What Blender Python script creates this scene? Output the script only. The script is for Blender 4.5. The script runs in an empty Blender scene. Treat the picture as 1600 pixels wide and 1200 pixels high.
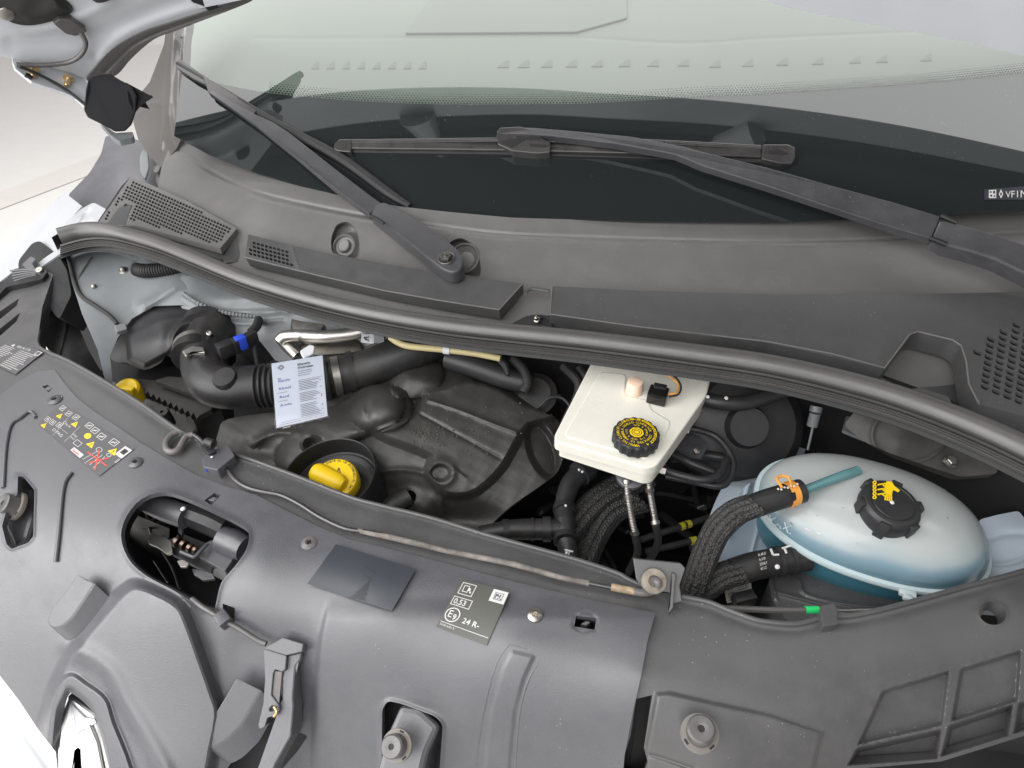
import bpy, bmesh, math, random
import numpy as np
from mathutils import Vector, Matrix
from mathutils.geometry import delaunay_2d_cdt
random.seed(7)
C = bpy.context.scene
COL = C.collection
# ------------------------------------------------------------------ camera
FPX = 1155.0; CAMZ = 1.70; PITCH = math.radians(40)
cam = bpy.data.cameras.new('camera'); co = bpy.data.objects.new('camera', cam); COL.objects.link(co)
cam.sensor_width = 36; cam.lens = 36*FPX/1600; cam.clip_start = .02; cam.clip_end = 200
co.location = (0, 0, CAMZ); co.rotation_euler = (math.pi/2-PITCH, 0, 0); C.camera = co
# ------------------------------------------------------------------ world and lamps
W = bpy.data.worlds.new('World'); C.world = W; W.use_nodes = True
bgn = W.node_tree.nodes['Background']; bgn.inputs[0].default_value = (1, .985, .975, 1); bgn.inputs[1].default_value = .30
def area(name, loc, target, sx, sy, power, col=(1, .993, .99)):
    l = bpy.data.lights.new(name, 'AREA'); l.shape = 'RECTANGLE'; l.size = sx; l.size_y = sy; l.energy = power; l.color = col
    o = bpy.data.objects.new(name, l); COL.objects.link(o); o.location = loc
    o.rotation_euler = (Vector(target)-Vector(loc)).to_track_quat('-Z', 'Y').to_euler(); return o
area('ceiling_lamp_front', (-1.7, -1.0, 3.3), (-1.3, -.6, .0), 4.6, 3.0, 135)
area('ceiling_lamp_rear', (.2, 2.5, 3.6), (.2, 2.3, 0), 6.4, 3.4, 190)
area('front_lamp', (-1.6, -2.4, 1.9), (-.3, .7, .9), 3.4, 2.0, 40)  # added fill that brightens the front panel, not a studio fixture
area('side_lamp', (-3.0, -.3, 2.0), (-.3, .7, .9), 2.4, 2.0, 62)
C.view_settings.view_transform = 'Standard'; C.view_settings.look = 'None'; C.view_settings.exposure = .15; C.view_settings.gamma = 1
# ------------------------------------------------------------------ geometry of the view: a pixel of the photograph and a height (or distance) give a place
ST, CT = math.sin(PITCH), math.cos(PITCH)
CP = np.array([0, 0, CAMZ])
def ray(px, py):
    px = np.asarray(px, float); py = np.asarray(py, float)
    a = (px-800)/FPX; b = (600-py)/FPX
    return np.stack([a, CT+ST*b, CT*b-ST], -1)
def dep(px, py, z):
    return (z-CAMZ)/(CT*(600-py)/FPX-ST)
def P(px, py, z):
    return Vector(CP+ray(px, py)*dep(px, py, z))
def PD(px, py, d):
    return Vector(CP+ray(px, py)*d)
def M(r, px, py, z):            # length in metres of r pixels at that place
    return r*dep(px, py, z)/FPX
class Surf:                     # smooth surface through places given as (px, py, z)
    def __init__(s, ctrl, smooth=0.0):
        c = np.array(ctrl, float); s.c = c[:, :2]/1000
        w = 1/dep(c[:, 0], c[:, 1], c[:, 2]); n = len(c)
        K = s._k(s.c, s.c)+np.eye(n)*smooth
        Pm = np.hstack([np.ones((n, 1)), s.c])
        A = np.block([[K, Pm], [Pm.T, np.zeros((3, 3))]])
        s.x = np.linalg.lstsq(A, np.concatenate([w, np.zeros(3)]), rcond=None)[0]
    def _k(s, a, b):
        d = ((a[:, None]-b[None])**2).sum(-1)
        return np.where(d > 0, .5*d*np.log(np.maximum(d, 1e-20)), 0)
    def d(s, px, py):
        q = np.stack([np.ravel(px), np.ravel(py)], -1)/1000
        w = s._k(q, s.c)@s.x[:-3]+s.x[-3]+q@s.x[-2:]
        return (1/w).reshape(np.shape(px))
    def at(s, px, py, h=0):
        px = np.asarray(px, float); py = np.asarray(py, float)
        d = s.d(px, py); r = ray(px, py)
        L = np.linalg.norm(r, axis=-1)
        return CP+r*(d-np.asarray(h)/L)[..., None]
    def nrm(s, px, py):
        a = s.at(np.asarray(px)+2., py)-s.at(np.asarray(px)-2., py); b = s.at(px, np.asarray(py)-2.)-s.at(px, np.asarray(py)+2.)
        n = np.cross(a, b); return n/np.linalg.norm(n, axis=-1, keepdims=True)
    def v(s, px, py, h=0): return Vector(s.at(px, py, h))
    def n(s, px, py): return Vector(s.nrm(px, py))
class Plane(Surf):
    def __init__(s, p, n): s.p = np.array(p, float); s.nn = np.array(n, float)/np.linalg.norm(n)
    def d(s, px, py): return ((s.p-CP)@s.nn)/(ray(px, py)@s.nn)
    def nrm(s, px, py): return np.broadcast_to(s.nn, np.shape(px)+(3,))
def flat(z): return Plane((0, 0, z), (0, 0, 1))
# ------------------------------------------------------------------ 2-D helpers
def cr(pts, n=6, closed=False):
    p = [np.array(q, float) for q in pts]; out = []; N = len(p)
    rng = range(N) if closed else range(N-1)
    for i in rng:
        if closed: a, b, c, d = p[i-1], p[i], p[(i+1) % N], p[(i+2) % N]
        else: b, c = p[i], p[i+1]; a = p[i-1] if i else 2*b-c; d = p[i+2] if i+2 < N else 2*c-b
        for k in range(n):
            t = k/n; out.append(.5*(2*b+(c-a)*t+(2*a-5*b+4*c-d)*t*t+(3*b-a-3*c+d)*t**3))
    if not closed: out.append(p[-1])
    return [tuple(q) for q in out]
def rnd(poly, r, n=4):          # rounded corners
    out = []; N = len(poly)
    for i in range(N):
        a, b, c = (np.array(poly[k % N][:2], float) for k in (i-1, i, i+1))
        u, v = a-b, c-b; lu, lv = np.linalg.norm(u), np.linalg.norm(v)
        rr = r[i] if isinstance(r, (list, tuple)) else r
        q = min(rr, .45*lu, .45*lv); p0 = b+u/lu*q; p1 = b+v/lv*q
        for k in range(n+1):
            t = k/n; out.append(tuple((1-t)**2*p0+2*t*(1-t)*b+t*t*p1))
    return out
def ell(cx, cy, rx, ry, n=24, a0=0):
    ca, sa = math.cos(a0), math.sin(a0)
    return [(cx+rx*math.cos(t)*ca-ry*math.sin(t)*sa, cy+rx*math.cos(t)*sa+ry*math.sin(t)*ca) for t in [2*math.pi*i/n for i in range(n)]]
def dline(X, Y, pts, closed=False):
    pts = list(pts)+([pts[0]] if closed else [])
    m = np.full(X.shape, 1e9)
    for a, b in zip(pts[:-1], pts[1:]):
        ax, ay, bx, by = a[0], a[1], b[0], b[1]
        dx, dy = bx-ax, by-ay; L = dx*dx+dy*dy+1e-12
        t = np.clip(((X-ax)*dx+(Y-ay)*dy)/L, 0, 1)
        m = np.minimum(m, np.hypot(X-ax-t*dx, Y-ay-t*dy))
    return m
def inside(X, Y, poly):
    r = np.zeros(X.shape, bool); N = len(poly)
    for i in range(N):
        x0, y0 = poly[i-1][:2]; x1, y1 = poly[i][:2]
        c = ((y0 > Y) != (y1 > Y)) & (X < (x1-x0)*(Y-y0)/((y1-y0) if y1 != y0 else 1e-9)+x0)
        r ^= c
    return r
def sd(X, Y, poly): return dline(X, Y, poly, True)*np.where(inside(X, Y, poly), 1, -1)
def sst(t): t = np.clip(t, 0, 1); return t*t*(3-2*t)
def seam(f, pts, closed, offs): f.seam = (pts, closed, offs); return f
def ridge(pts, w, h, n=4):
    q = cr(pts, n) if len(pts) > 2 else pts
    return seam(lambda X, Y: h*np.exp(-(dline(X, Y, q)/w)**2), q, False, [w*k for k in (-2, -1.3, -.8, -.4, 0, .4, .8, 1.3, 2)])
def pad(poly, h, e=5.): return seam(lambda X, Y: h*sst(sd(X, Y, poly)/e), poly, True, [e*k for k in (-.15, 0, .2, .4, .6, .8, 1, 1.2)])
def padc(poly, h, e=5.): return seam(lambda X, Y: h*sst(.5+sd(X, Y, poly)/e), poly, True, [e*k for k in (-.6, -.48, -.3, -.1, .1, .3, .48, .6)])
def gauss(cx, cy, rx, ry, h, a=0):
    ca, sa = math.cos(a), math.sin(a)
    return lambda X, Y: h*np.exp(-(((X-cx)*ca+(Y-cy)*sa)/rx)**2-((-(X-cx)*sa+(Y-cy)*ca)/ry)**2)
def dome(cx, cy, rx, ry, h, a=0, p=.5):
    ca, sa = math.cos(a), math.sin(a)
    return lambda X, Y: h*np.clip(1-(((X-cx)*ca+(Y-cy)*sa)/rx)**2-((-(X-cx)*sa+(Y-cy)*ca)/ry)**2, 0, 1)**p
def lip(poly, w, h): return seam(lambda X, Y: h*np.exp(-(dline(X, Y, poly, True)/w)**2), poly, True, [w*k for k in (-2, -1.3, -.8, -.4, .4, .8, 1.3, 2)])
def nz(s, h, seed=0):
    def f(X, Y):
        r = 0
        for k in range(5):
            a = 1.7*k+seed; r = r+np.sin((X*math.cos(a)+Y*math.sin(a))/s*(1+.37*k)+a*3.1)/(1+.4*k)
        return h*r/2
    return f
# ------------------------------------------------------------------ objects
class MB:
    def __init__(s): s.v = []; s.f = []; s.sm = []
    def add(s, vs, fs, smooth=True):
        o = len(s.v); s.v += [tuple(float(c) for c in q) for q in vs]
        s.f += [tuple(i+o for i in f) for f in fs]; s.sm += [smooth]*len(fs); return s
    def build(s, name, mat, parent=None, label=None, origin=None, sharp=35):
        me = bpy.data.meshes.new(name); o = bpy.data.objects.new(name, me)
        v = np.array(s.v)
        if parent is not None: org = np.array(parent['_w'])
        elif origin is not None: org = np.array(origin)
        else: org = np.array([*( (v.min(0)+v.max(0))/2)[:2], v[:, 2].min()])
        me.from_pydata([tuple(q) for q in v-org], [], s.f)
        me.polygons.foreach_set('use_smooth', s.sm)
        me.materials.append(mat); me.update()
        if sharp: me.set_sharp_from_angle(angle=math.radians(sharp))
        COL.objects.link(o); o['_w'] = tuple(org)
        if parent is not None: o.parent = parent; o.location = (0, 0, 0)
        else: o.location = tuple(org)
        if label: o['label'] = label
        return o
    # ---- shapes
    def grid(s, rows, closed_u=False, smooth=True):
        n, m = len(rows), len(rows[0]); vs = [q for r in rows for q in r]; fs = []
        for i in range(n-1):
            for j in range(m if closed_u else m-1):
                a = i*m+j; b = i*m+(j+1) % m; fs.append((a, b, b+m, a+m))
        return s.add(vs, fs, smooth)
    def tube(s, pts, r, seg=12, sub=5, caps=True, corr=None, flat=1.0, smooth_path=True):
        """pts (px,py,z) with r in pixels, or Vectors with r in metres"""
        n = len(pts); R = list(r) if isinstance(r, (list, tuple)) else [r]*n
        q = []
        for p, rr in zip(pts, R):
            if isinstance(p, Vector): q.append((*p, rr))
            else: q.append((*P(*p), M(rr, *p)))
        if n > 2 and smooth_path: q = cr(q, sub)
        elif corr and n == 2: q = [tuple(np.array(q[0])*(1-t)+np.array(q[1])*t) for t in np.linspace(0, 1, 12)]
        if corr:                                    # corr = (pitch, depth): resample finely and modulate the radius
            pitch, dp = corr; a = np.array(q); L = np.concatenate([[0], np.cumsum(np.linalg.norm(np.diff(a[:, :3], axis=0), axis=1))])
            N = int(L[-1]/pitch*6)+2; t = np.linspace(0, L[-1], N)
            a = np.stack([np.interp(t, L, a[:, k]) for k in range(4)], -1)
            a[:, 3] *= 1-dp*(.5+.5*np.sign(np.cos(2*np.pi*t/pitch))*np.abs(np.cos(2*np.pi*t/pitch))**.5); q = [tuple(k) for k in a]
        C3 = [Vector(k[:3]) for k in q]; rr = [k[3] for k in q]
        T = [(C3[min(i+1, len(C3)-1)]-C3[max(i-1, 0)]).normalized() for i in range(len(C3))]
        N_ = T[0].cross(Vector((0, 0, 1)));
        if N_.length < .1: N_ = T[0].cross(Vector((1, 0, 0)))
        N_.normalize(); rows = []
        for i, (c, t) in enumerate(zip(C3, T)):
            N_ = (N_-t*N_.dot(t)).normalized(); B = t.cross(N_)
            rows.append([c+N_*(math.cos(2*math.pi*k/seg)*rr[i])+B*(math.sin(2*math.pi*k/seg)*rr[i]*flat) for k in range(seg)])
        s.grid(rows, True)
        if caps:
            s.add(rows[0], [tuple(range(seg-1, -1, -1))]); s.add(rows[-1], [tuple(range(seg))])
        return s
    def lathe(s, c, ax, prof, seg=28, flute=None, rot=0):
        c = Vector(c); ax = Vector(ax).normalized(); u = ax.cross(Vector((0, 1, 0)));
        if u.length < .1: u = ax.cross(Vector((1, 0, 0)))
        u.normalize(); v = ax.cross(u); rows = []
        for r, h in prof:
            row = []
            for k in range(seg):
                a = 2*math.pi*k/seg+rot; q = r
                if flute and r > 0: q = r*(1+flute[1]*max(-1, min(1, 2*math.cos(flute[0]*a))))
                row.append(c+u*(math.cos(a)*q)+v*(math.sin(a)*q)+ax*h)
            rows.append(row)
        s.grid(rows, True); return s
    def prism(s, poly, surf, h, drop, bev=.0015, ddir=None, inner=None):
        """top face has the outline poly (px) on surf raised by h metres; sides run drop metres down"""
        X = np.array([p[0] for p in poly]); Y = np.array([p[1] for p in poly])
        # orient CCW as seen (y down -> area sign)
        A = 0.5*np.sum(X*np.roll(Y, -1)-np.roll(X, -1)*Y)
        if A > 0: X = X[::-1]; Y = Y[::-1]
        top = surf.at(X, Y, h); n = surf.nrm(X, Y)
        dn = -n if ddir is None else np.broadcast_to(np.array(ddir, float), n.shape)
        c = top.mean(0); N = len(X)
        tang = np.roll(top, -1, 0)-np.roll(top, 1, 0); tang /= np.linalg.norm(tang, axis=1, keepdims=True)+1e-9
        inw = np.cross(n, tang)
        inn = top+inw*bev; t2 = inn; r1 = top+dn*bev; r2 = top+dn*drop
        # flat cap via ngon
        s.add(t2, [tuple(range(N))])
        s.grid([list(t2), list(.3*t2+.3*r1+.4*top), list(r1)], True)
        s.grid([list(r1), list(r2)], True, True)
        return s
    def box(s, c, x, y, z, b=0):
        """box centred at c with half-axes x, y, z (Vectors)"""
        c, x, y, z = Vector(c), Vector(x), Vector(y), Vector(z); bb = b
        pts = []; 
        lx, ly, lz = x.length, y.length, z.length; b = min(b, .45*min(lx, ly, lz)) if b else 0
        if not b:
            vs = [c+x*i+y*j+z*k for i in (-1, 1) for j in (-1, 1) for k in (-1, 1)]
            return s.add(vs, [(0, 1, 3, 2), (4, 6, 7, 5), (0, 4, 5, 1), (2, 3, 7, 6), (0, 2, 6, 4), (1, 5, 7, 3)], False)
        bm = bmesh.new(); bmesh.ops.create_cube(bm, size=2)
        m = Matrix((( *x, 0), (*y, 0), (*z, 0), (0, 0, 0, 1))).transposed(); m.translation = c
        for v in bm.verts: v.co = Vector((v.co.x*lx, v.co.y*ly, v.co.z*lz))
        bmesh.ops.bevel(bm, geom=bm.edges[:], offset=b, segments=2, affect='EDGES', profile=.5)
        vs = []
        for v in bm.verts:
            vs.append(c+x/lx*v.co.x+y/ly*v.co.y+z/lz*v.co.z)
        bm.verts.index_update(); fs = [tuple(v.index for v in f.verts) for f in bm.faces]
        if x.cross(y).dot(z) < 0: fs = [f[::-1] for f in fs]
        bm.free(); return s.add(vs, fs, True)
    def sheet(s, outline, holes, surf, relief=(), step=8., thick=.003, hthick=None, fine=None):
        """surface over the pixel outline with openings; relief: functions giving height in metres"""
        def sub(poly, st):
            out = []
            for a, b in zip(poly, list(poly[1:])+[poly[0]]):
                L = math.hypot(b[0]-a[0], b[1]-a[1]); k = max(1, int(L/st))
                out += [(a[0]+(b[0]-a[0])*t/k, a[1]+(b[1]-a[1])*t/k) for t in range(k)]
            return out
        loops = [sub(outline, step)]+[sub(h, step) for h in holes]
        x0, x1 = min(p[0] for p in outline), max(p[0] for p in outline); y0, y1 = min(p[1] for p in outline), max(p[1] for p in outline)
        gx = []; gy = []; j = 0; y = y0
        while y < y1:
            xs = np.arange(x0+(j % 2)*step/2, x1, step); gx.append(xs); gy.append(np.full(xs.shape, y)); y += step*.87; j += 1
        gx = np.concatenate(gx); gy = np.concatenate(gy)
        if fine:
            for fx0, fy0, fx1, fy1, fs_ in (fine if isinstance(fine[0], (list, tuple)) else [fine]):
                m = ~((gx > fx0) & (gx < fx1) & (gy > fy0) & (gy < fy1)); gx, gy = gx[m], gy[m]
                a, b = np.meshgrid(np.arange(fx0, fx1, fs_), np.arange(fy0, fy1, fs_)); a = a+(np.arange(a.shape[0])[:, None] % 2)*fs_/2
                gx = np.concatenate([gx, a.ravel()]); gy = np.concatenate([gy, b.ravel()])
            fmin = fs_
        sx, sy = [], []
        for f_ in relief:
            if not hasattr(f_, 'seam'): continue
            pts_, clo, offs = f_.seam
            if max(offs)-min(offs) > 9*step: continue
            q = list(pts_)+([pts_[0]] if clo else [])
            q = np.array([p[:2] for p in q]); L = np.concatenate([[0], np.cumsum(np.hypot(*np.diff(q, axis=0).T))])
            if L[-1] < 2: continue
            mg = max(abs(min(offs)), abs(max(offs)))+step*.45
            gd = dline(gx, gy, [tuple(p) for p in q]); m_ = gd > mg; gx, gy = gx[m_], gy[m_]
            nn = max(4, int(L[-1]/max(2.2, step*.62))); t = np.linspace(0, L[-1], nn); bx = np.interp(t, L, q[:, 0]); by = np.interp(t, L, q[:, 1])
            if clo: bx, by = bx[:-1], by[:-1]; tx = np.roll(bx, -1)-np.roll(bx, 1); ty = np.roll(by, -1)-np.roll(by, 1); A_ = np.sum(bx*np.roll(by, -1)-np.roll(bx, -1)*by)
            else: tx = np.gradient(bx); ty = np.gradient(by); A_ = 1
            l_ = np.hypot(tx, ty)+1e-9; nx, ny = -ty/l_*np.sign(A_), tx/l_*np.sign(A_)
            for o_ in offs: sx.append(bx+nx*o_); sy.append(by+ny*o_)
        if sx:
            sx = np.concatenate(sx); sy = np.concatenate(sy); cell = max(.9, min(1.5, step*.3)); seen = {}; ki = []
            for i_, (a, b) in enumerate(zip(sx, sy)):
                k_ = (int(a/cell), int(b/cell))
                if k_ in seen: continue
                seen[k_] = 1; ki.append(i_)
            gx = np.concatenate([gx, sx[ki]]); gy = np.concatenate([gy, sy[ki]])
        keep = inside(gx, gy, outline); gx, gy = gx[keep], gy[keep]
        d = dline(gx, gy, loops[0], True)
        for h in loops[1:]:
            hx = [p[0] for p in h]; hy = [p[1] for p in h]
            m = (gx > min(hx)-step) & (gx < max(hx)+step) & (gy > min(hy)-step) & (gy < max(hy)+step)
            if m.any():
                q = sd(gx[m], gy[m], h); d[m] = np.minimum(d[m], -q)
        lim = min(1.0, .4*step)
        gx, gy = gx[d > lim], gy[d > lim]
        V = []; E = []
        for L in loops:
            o = len(V); V += [Vector(p[:2]) for p in L]; E += [(o+i, o+(i+1) % len(L)) for i in range(len(L))]
        V += [Vector((a, b)) for a, b in zip(gx, gy)]
        r = delaunay_2d_cdt(V, E, [], 0, 1e-5, False)
        vo = np.array([(p.x, p.y) for p in r[0]]); F = np.array([f for f in r[2] if len(f) == 3])
        c = vo[F].mean(1); ok = inside(c[:, 0], c[:, 1], outline)
        for h in holes:
            hx = [p[0] for p in h]; hy = [p[1] for p in h]
            m = ok & (c[:, 0] > min(hx)) & (c[:, 0] < max(hx)) & (c[:, 1] > min(hy)) & (c[:, 1] < max(hy))
            i = np.where(m)[0]
            if len(i): ok[i[inside(c[i, 0], c[i, 1], h)]] = False
        F = F[ok]
        a = vo[F]; ar = (a[:, 1, 0]-a[:, 0, 0])*(a[:, 2, 1]-a[:, 0, 1])-(a[:, 2, 0]-a[:, 0, 0])*(a[:, 1, 1]-a[:, 0, 1])
        F[ar > 0] = F[ar > 0][:, ::-1]
        def hh(X, Y):
            z = np.zeros(X.shape)
            for f in relief: z = z+f(X, Y)
            return z
        top = surf.at(vo[:, 0], vo[:, 1], hh(vo[:, 0], vo[:, 1]))
        s.add(top, [tuple(int(i) for i in f) for f in F])
        if thick:
            for k, L in enumerate(loops):
                X = np.array([p[0] for p in L]); Y = np.array([p[1] for p in L]); t = surf.at(X, Y, hh(X, Y)); n = surf.nrm(X, Y)
                th = thick if k == 0 else (hthick or thick)
                b = t-n*th
                s.grid([list(t), list(b)], True)
        return s
def tag(o, label=None, cat=None, group=None, kind=None):
    if label: o['label'] = label
    if cat: o['category'] = cat
    if group: o['group'] = group
    if kind: o['kind'] = kind
    return o
def thing(name, label, cat, loc, group=None):
    o = bpy.data.objects.new(name, None); COL.objects.link(o); o.location = loc; o.empty_display_size = .02
    o['_w'] = tuple(loc); return tag(o, label, cat, group)
_tc = {}
def text2d(s, bold=False):
    if s in _tc: return _tc[s]
    cu = bpy.data.curves.new('t', 'FONT'); cu.body = s; cu.size = 1; cu.resolution_u = 2; cu.offset = .012 if bold else 0
    o = bpy.data.objects.new('t', cu); COL.objects.link(o)
    dg = bpy.context.evaluated_depsgraph_get(); me = bpy.data.meshes.new_from_object(o.evaluated_get(dg))
    v = [(p.co.x, p.co.y) for p in me.vertices]; f = [tuple(p.vertices) for p in me.polygons]
    bpy.data.objects.remove(o); bpy.data.curves.remove(cu); bpy.data.meshes.remove(me)
    _tc[s] = (v, f); return v, f
class Decal:
    """flat print: unit square (u right, v down) laid on a surface inside four pixel corners TL, TR, BR, BL"""
    def __init__(s, corners, surf, h=.0006, asp=1.0):
        src = [(0, 0), (1, 0), (1, 1), (0, 1)]; A = []; b = []
        for (u, v), (x, y) in zip(src, corners):
            A.append([u, v, 1, 0, 0, 0, -u*x, -v*x]); b.append(x); A.append([0, 0, 0, u, v, 1, -u*y, -v*y]); b.append(y)
        s.H = np.append(np.linalg.solve(np.array(A), np.array(b)), 1).reshape(3, 3); s.surf = surf; s.h = h; s.asp = asp
    def m(s, uv, dh=0):
        uv = np.array(uv, float); q = np.c_[uv, np.ones(len(uv))]@s.H.T; q = q[:, :2]/q[:, 2:]
        return s.surf.at(q[:, 0], q[:, 1], s.h+dh)
    def poly(s, mb, pts, dh=.0003): mb.add(s.m(pts, dh), [tuple(range(len(pts)))], False)
    def rect(s, mb, u0, v0, u1, v1, dh=.0003, n=1):
        s.poly(mb, [(u0, v0), (u0, v1), (u1, v1), (u1, v0)], dh)
    def frame(s, mb, u0, v0, u1, v1, t=.01, dh=.0003, ta=None):
        ta = ta or t*s.asp
        for r in ((u0, v0, u1, v0+ta), (u0, v1-ta, u1, v1), (u0, v0+ta, u0+t, v1-ta), (u1-t, v0+ta, u1, v1-ta)): s.rect(mb, *r, dh)
    def line(s, mb, a, b, t=.01, dh=.0003):
        a = np.array(a, float)*(s.asp, 1); b = np.array(b, float)*(s.asp, 1); d = (b-a)/np.linalg.norm(b-a); n = np.array([-d[1], d[0]])*t/2
        s.poly(mb, [tuple(q/np.array([s.asp, 1])) for q in (a+n, b+n, b-n, a-n)], dh)
    def ring(s, mb, c, r, t, n=24, dh=.0003):
        o = [(c[0]+r*math.cos(a)/s.asp, c[1]+r*math.sin(a)) for a in [2*math.pi*i/n for i in range(n)]]
        i_ = [(c[0]+(r-t)*math.cos(a)/s.asp, c[1]+(r-t)*math.sin(a)) for a in [2*math.pi*i/n for i in range(n)]]
        v = s.m(o+i_, dh); mb.add(v, [(k, n+k, n+(k+1) % n, (k+1) % n) for k in range(n)], False)
    def text(s, mb, t, u, v, size, dh=.0003, sx=1.0, bold=False):
        """size = letter height in v units; u, v = left end of the baseline"""
        vs, fs = text2d(t, bold)
        if not fs: return
        mb.add(s.m([(u+x*size*sx/s.asp, v-y*size) for x, y in vs], dh), fs, False)
# ------------------------------------------------------------------ materials
def mat(name, col, rough=.5, metal=0, bump=0, bscale=900, var=.12, vscale=9, dust=0, dcol=(.30, .28, .26), specks=0, coat=0, spec=.5, trans=0, sss=0, aniso=0):
    m = bpy.data.materials.new(name); m.use_nodes = True; nt = m.node_tree; N = nt.nodes; L = nt.links
    b = N['Principled BSDF']; b.inputs['Roughness'].default_value = rough; b.inputs['Metallic'].default_value = metal
    b.inputs['Specular IOR Level'].default_value = spec; b.inputs['Coat Weight'].default_value = coat; b.inputs['Coat Roughness'].default_value = .12
    b.inputs['Transmission Weight'].default_value = trans
    if sss: b.inputs['Subsurface Weight'].default_value = sss; b.inputs['Subsurface Radius'].default_value = (.02, .02, .02)
    g = N.new('ShaderNodeNewGeometry')
    n1 = N.new('ShaderNodeTexNoise'); n1.inputs['Scale'].default_value = vscale; n1.inputs['Detail'].default_value = 6; n1.inputs['Roughness'].default_value = .6
    L.new(g.outputs['Position'], n1.inputs['Vector'])
    r1 = N.new('ShaderNodeMapRange'); r1.inputs[1].default_value = .3; r1.inputs[2].default_value = .7; r1.inputs[3].default_value = 1-var; r1.inputs[4].default_value = 1+var
    L.new(n1.outputs[0], r1.inputs[0])
    mx = N.new('ShaderNodeVectorMath'); mx.operation = 'SCALE'; mx.inputs[0].default_value = col[:3]; L.new(r1.outputs[0], mx.inputs['Scale'])
    out = mx.outputs[0]
    if dust:
        n2 = N.new('ShaderNodeTexNoise'); n2.inputs['Scale'].default_value = 26; n2.inputs['Detail'].default_value = 9; n2.inputs['Roughness'].default_value = .72
        L.new(g.outputs['Position'], n2.inputs['Vector'])
        r2 = N.new('ShaderNodeMapRange'); r2.inputs[1].default_value = .42; r2.inputs[2].default_value = .8; r2.inputs[3].default_value = 0; r2.inputs[4].default_value = dust; L.new(n2.outputs[0], r2.inputs[0])
        m1 = N.new('ShaderNodeMix'); m1.data_type = 'RGBA'; L.new(r2.outputs[0], m1.inputs[0]); L.new(out, m1.inputs[6]); m1.inputs[7].default_value = (*dcol, 1); out = m1.outputs[2]
        rr = N.new('ShaderNodeMapRange'); rr.inputs[1].default_value = .35; rr.inputs[2].default_value = .7; rr.inputs[3].default_value = rough-.06; rr.inputs[4].default_value = rough+.12; L.new(n2.outputs[0], rr.inputs[0]); L.new(rr.outputs[0], b.inputs['Roughness'])
    if specks:
        vo = N.new('ShaderNodeTexVoronoi'); vo.inputs['Scale'].default_value = 260; L.new(g.outputs['Position'], vo.inputs['Vector'])
        n3 = N.new('ShaderNodeTexNoise'); n3.inputs['Scale'].default_value = 8; n3.inputs['Detail'].default_value = 3; L.new(g.outputs['Position'], n3.inputs['Vector'])
        a = N.new('ShaderNodeMath'); a.operation = 'MULTIPLY_ADD'; a.inputs[1].default_value = .42; a.inputs[2].default_value = -.17+.02*specks; L.new(n3.outputs[0], a.inputs[0])
        # per-cell random size
        sr = N.new('ShaderNodeSeparateColor'); L.new(vo.outputs['Color'], sr.inputs[0])
        pw = N.new('ShaderNodeMath'); pw.operation = 'POWER'; pw.inputs[1].default_value = 5; L.new(sr.outputs[0], pw.inputs[0])
        ml = N.new('ShaderNodeMath'); ml.operation = 'MULTIPLY'; L.new(pw.outputs[0], ml.inputs[0]); L.new(a.outputs[0], ml.inputs[1])
        ml2 = N.new('ShaderNodeMath'); ml2.operation = 'MULTIPLY'; ml2.inputs[1].default_value = 1.5; L.new(ml.outputs[0], ml2.inputs[0])
        lt = N.new('ShaderNodeMath'); lt.operation = 'LESS_THAN'; L.new(vo.outputs['Distance'], lt.inputs[0]); L.new(ml2.outputs[0], lt.inputs[1])
        m2 = N.new('ShaderNodeMix'); m2.data_type = 'RGBA'; L.new(lt.outputs[0], m2.inputs[0]); L.new(out, m2.inputs[6]); m2.inputs[7].default_value = (.34, .33, .31, 1); out = m2.outputs[2]
    L.new(out, b.inputs['Base Color'])
    if bump:
        n4 = N.new('ShaderNodeTexNoise'); n4.inputs['Scale'].default_value = bscale; n4.inputs['Detail'].default_value = 2; L.new(g.outputs['Position'], n4.inputs['Vector'])
        bp = N.new('ShaderNodeBump'); bp.inputs['Strength'].default_value = bump; bp.inputs['Distance'].default_value = .0006; L.new(n4.outputs[0], bp.inputs['Height']); L.new(bp.outputs[0], b.inputs['Normal'])
    return m
K = {}
K['panel'] = mat('satin_grey_black_plastic', (.082, .083, .093), .38, spec=.95, bump=.42, bscale=620, dust=.09, var=.06, specks=.8, dcol=(.22, .21, .20))
K['panel_dusty'] = mat('dusty_black_plastic', (.068, .067, .068), .44, spec=.85, bump=.3, bscale=600, dust=.12, var=.08, specks=2.0, dcol=(.19, .18, .172))
K['cowl'] = mat('grained_cowl_plastic', (.135, .130, .127), .44, spec=.8, bump=.45, bscale=500, dust=.09, var=.06, specks=1.0, dcol=(.24, .22, .21))
K['deck'] = mat('deck_plastic', (.066, .066, .067), .42, spec=.8, bump=.4, bscale=600, dust=.09, var=.06, specks=1.0, dcol=(.22, .21, .20))
K['rubber'] = mat('seal_rubber', (.085, .080, .078), .36, spec=.9, bump=.15, bscale=400, dust=.08, dcol=(.18, .165, .15))
K['rubber2'] = mat('matt_rubber', (.022, .022, .023), .6, bump=.25, bscale=300, dust=.2, dcol=(.12, .11, .10))
K['hose'] = mat('hose_rubber', (.020, .020, .021), .42, bump=.25, bscale=250, dust=.22, dcol=(.12, .10, .085))
K['black'] = mat('black_plastic', (.022, .022, .024), .42, bump=.15, bscale=500, dust=.12, dcol=(.10, .095, .09))
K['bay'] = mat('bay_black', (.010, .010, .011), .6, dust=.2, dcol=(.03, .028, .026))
K['cover'] = mat('foam_engine_cover', (.036, .035, .034), .50, spec=.7, bump=.3, bscale=350, dust=.16, dcol=(.11, .092, .075), specks=1.5)
K['arm'] = mat('wiper_arm_paint', (.050, .050, .056), .42, spec=.8, bump=.25, bscale=900, dust=.1, specks=1.6)
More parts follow.
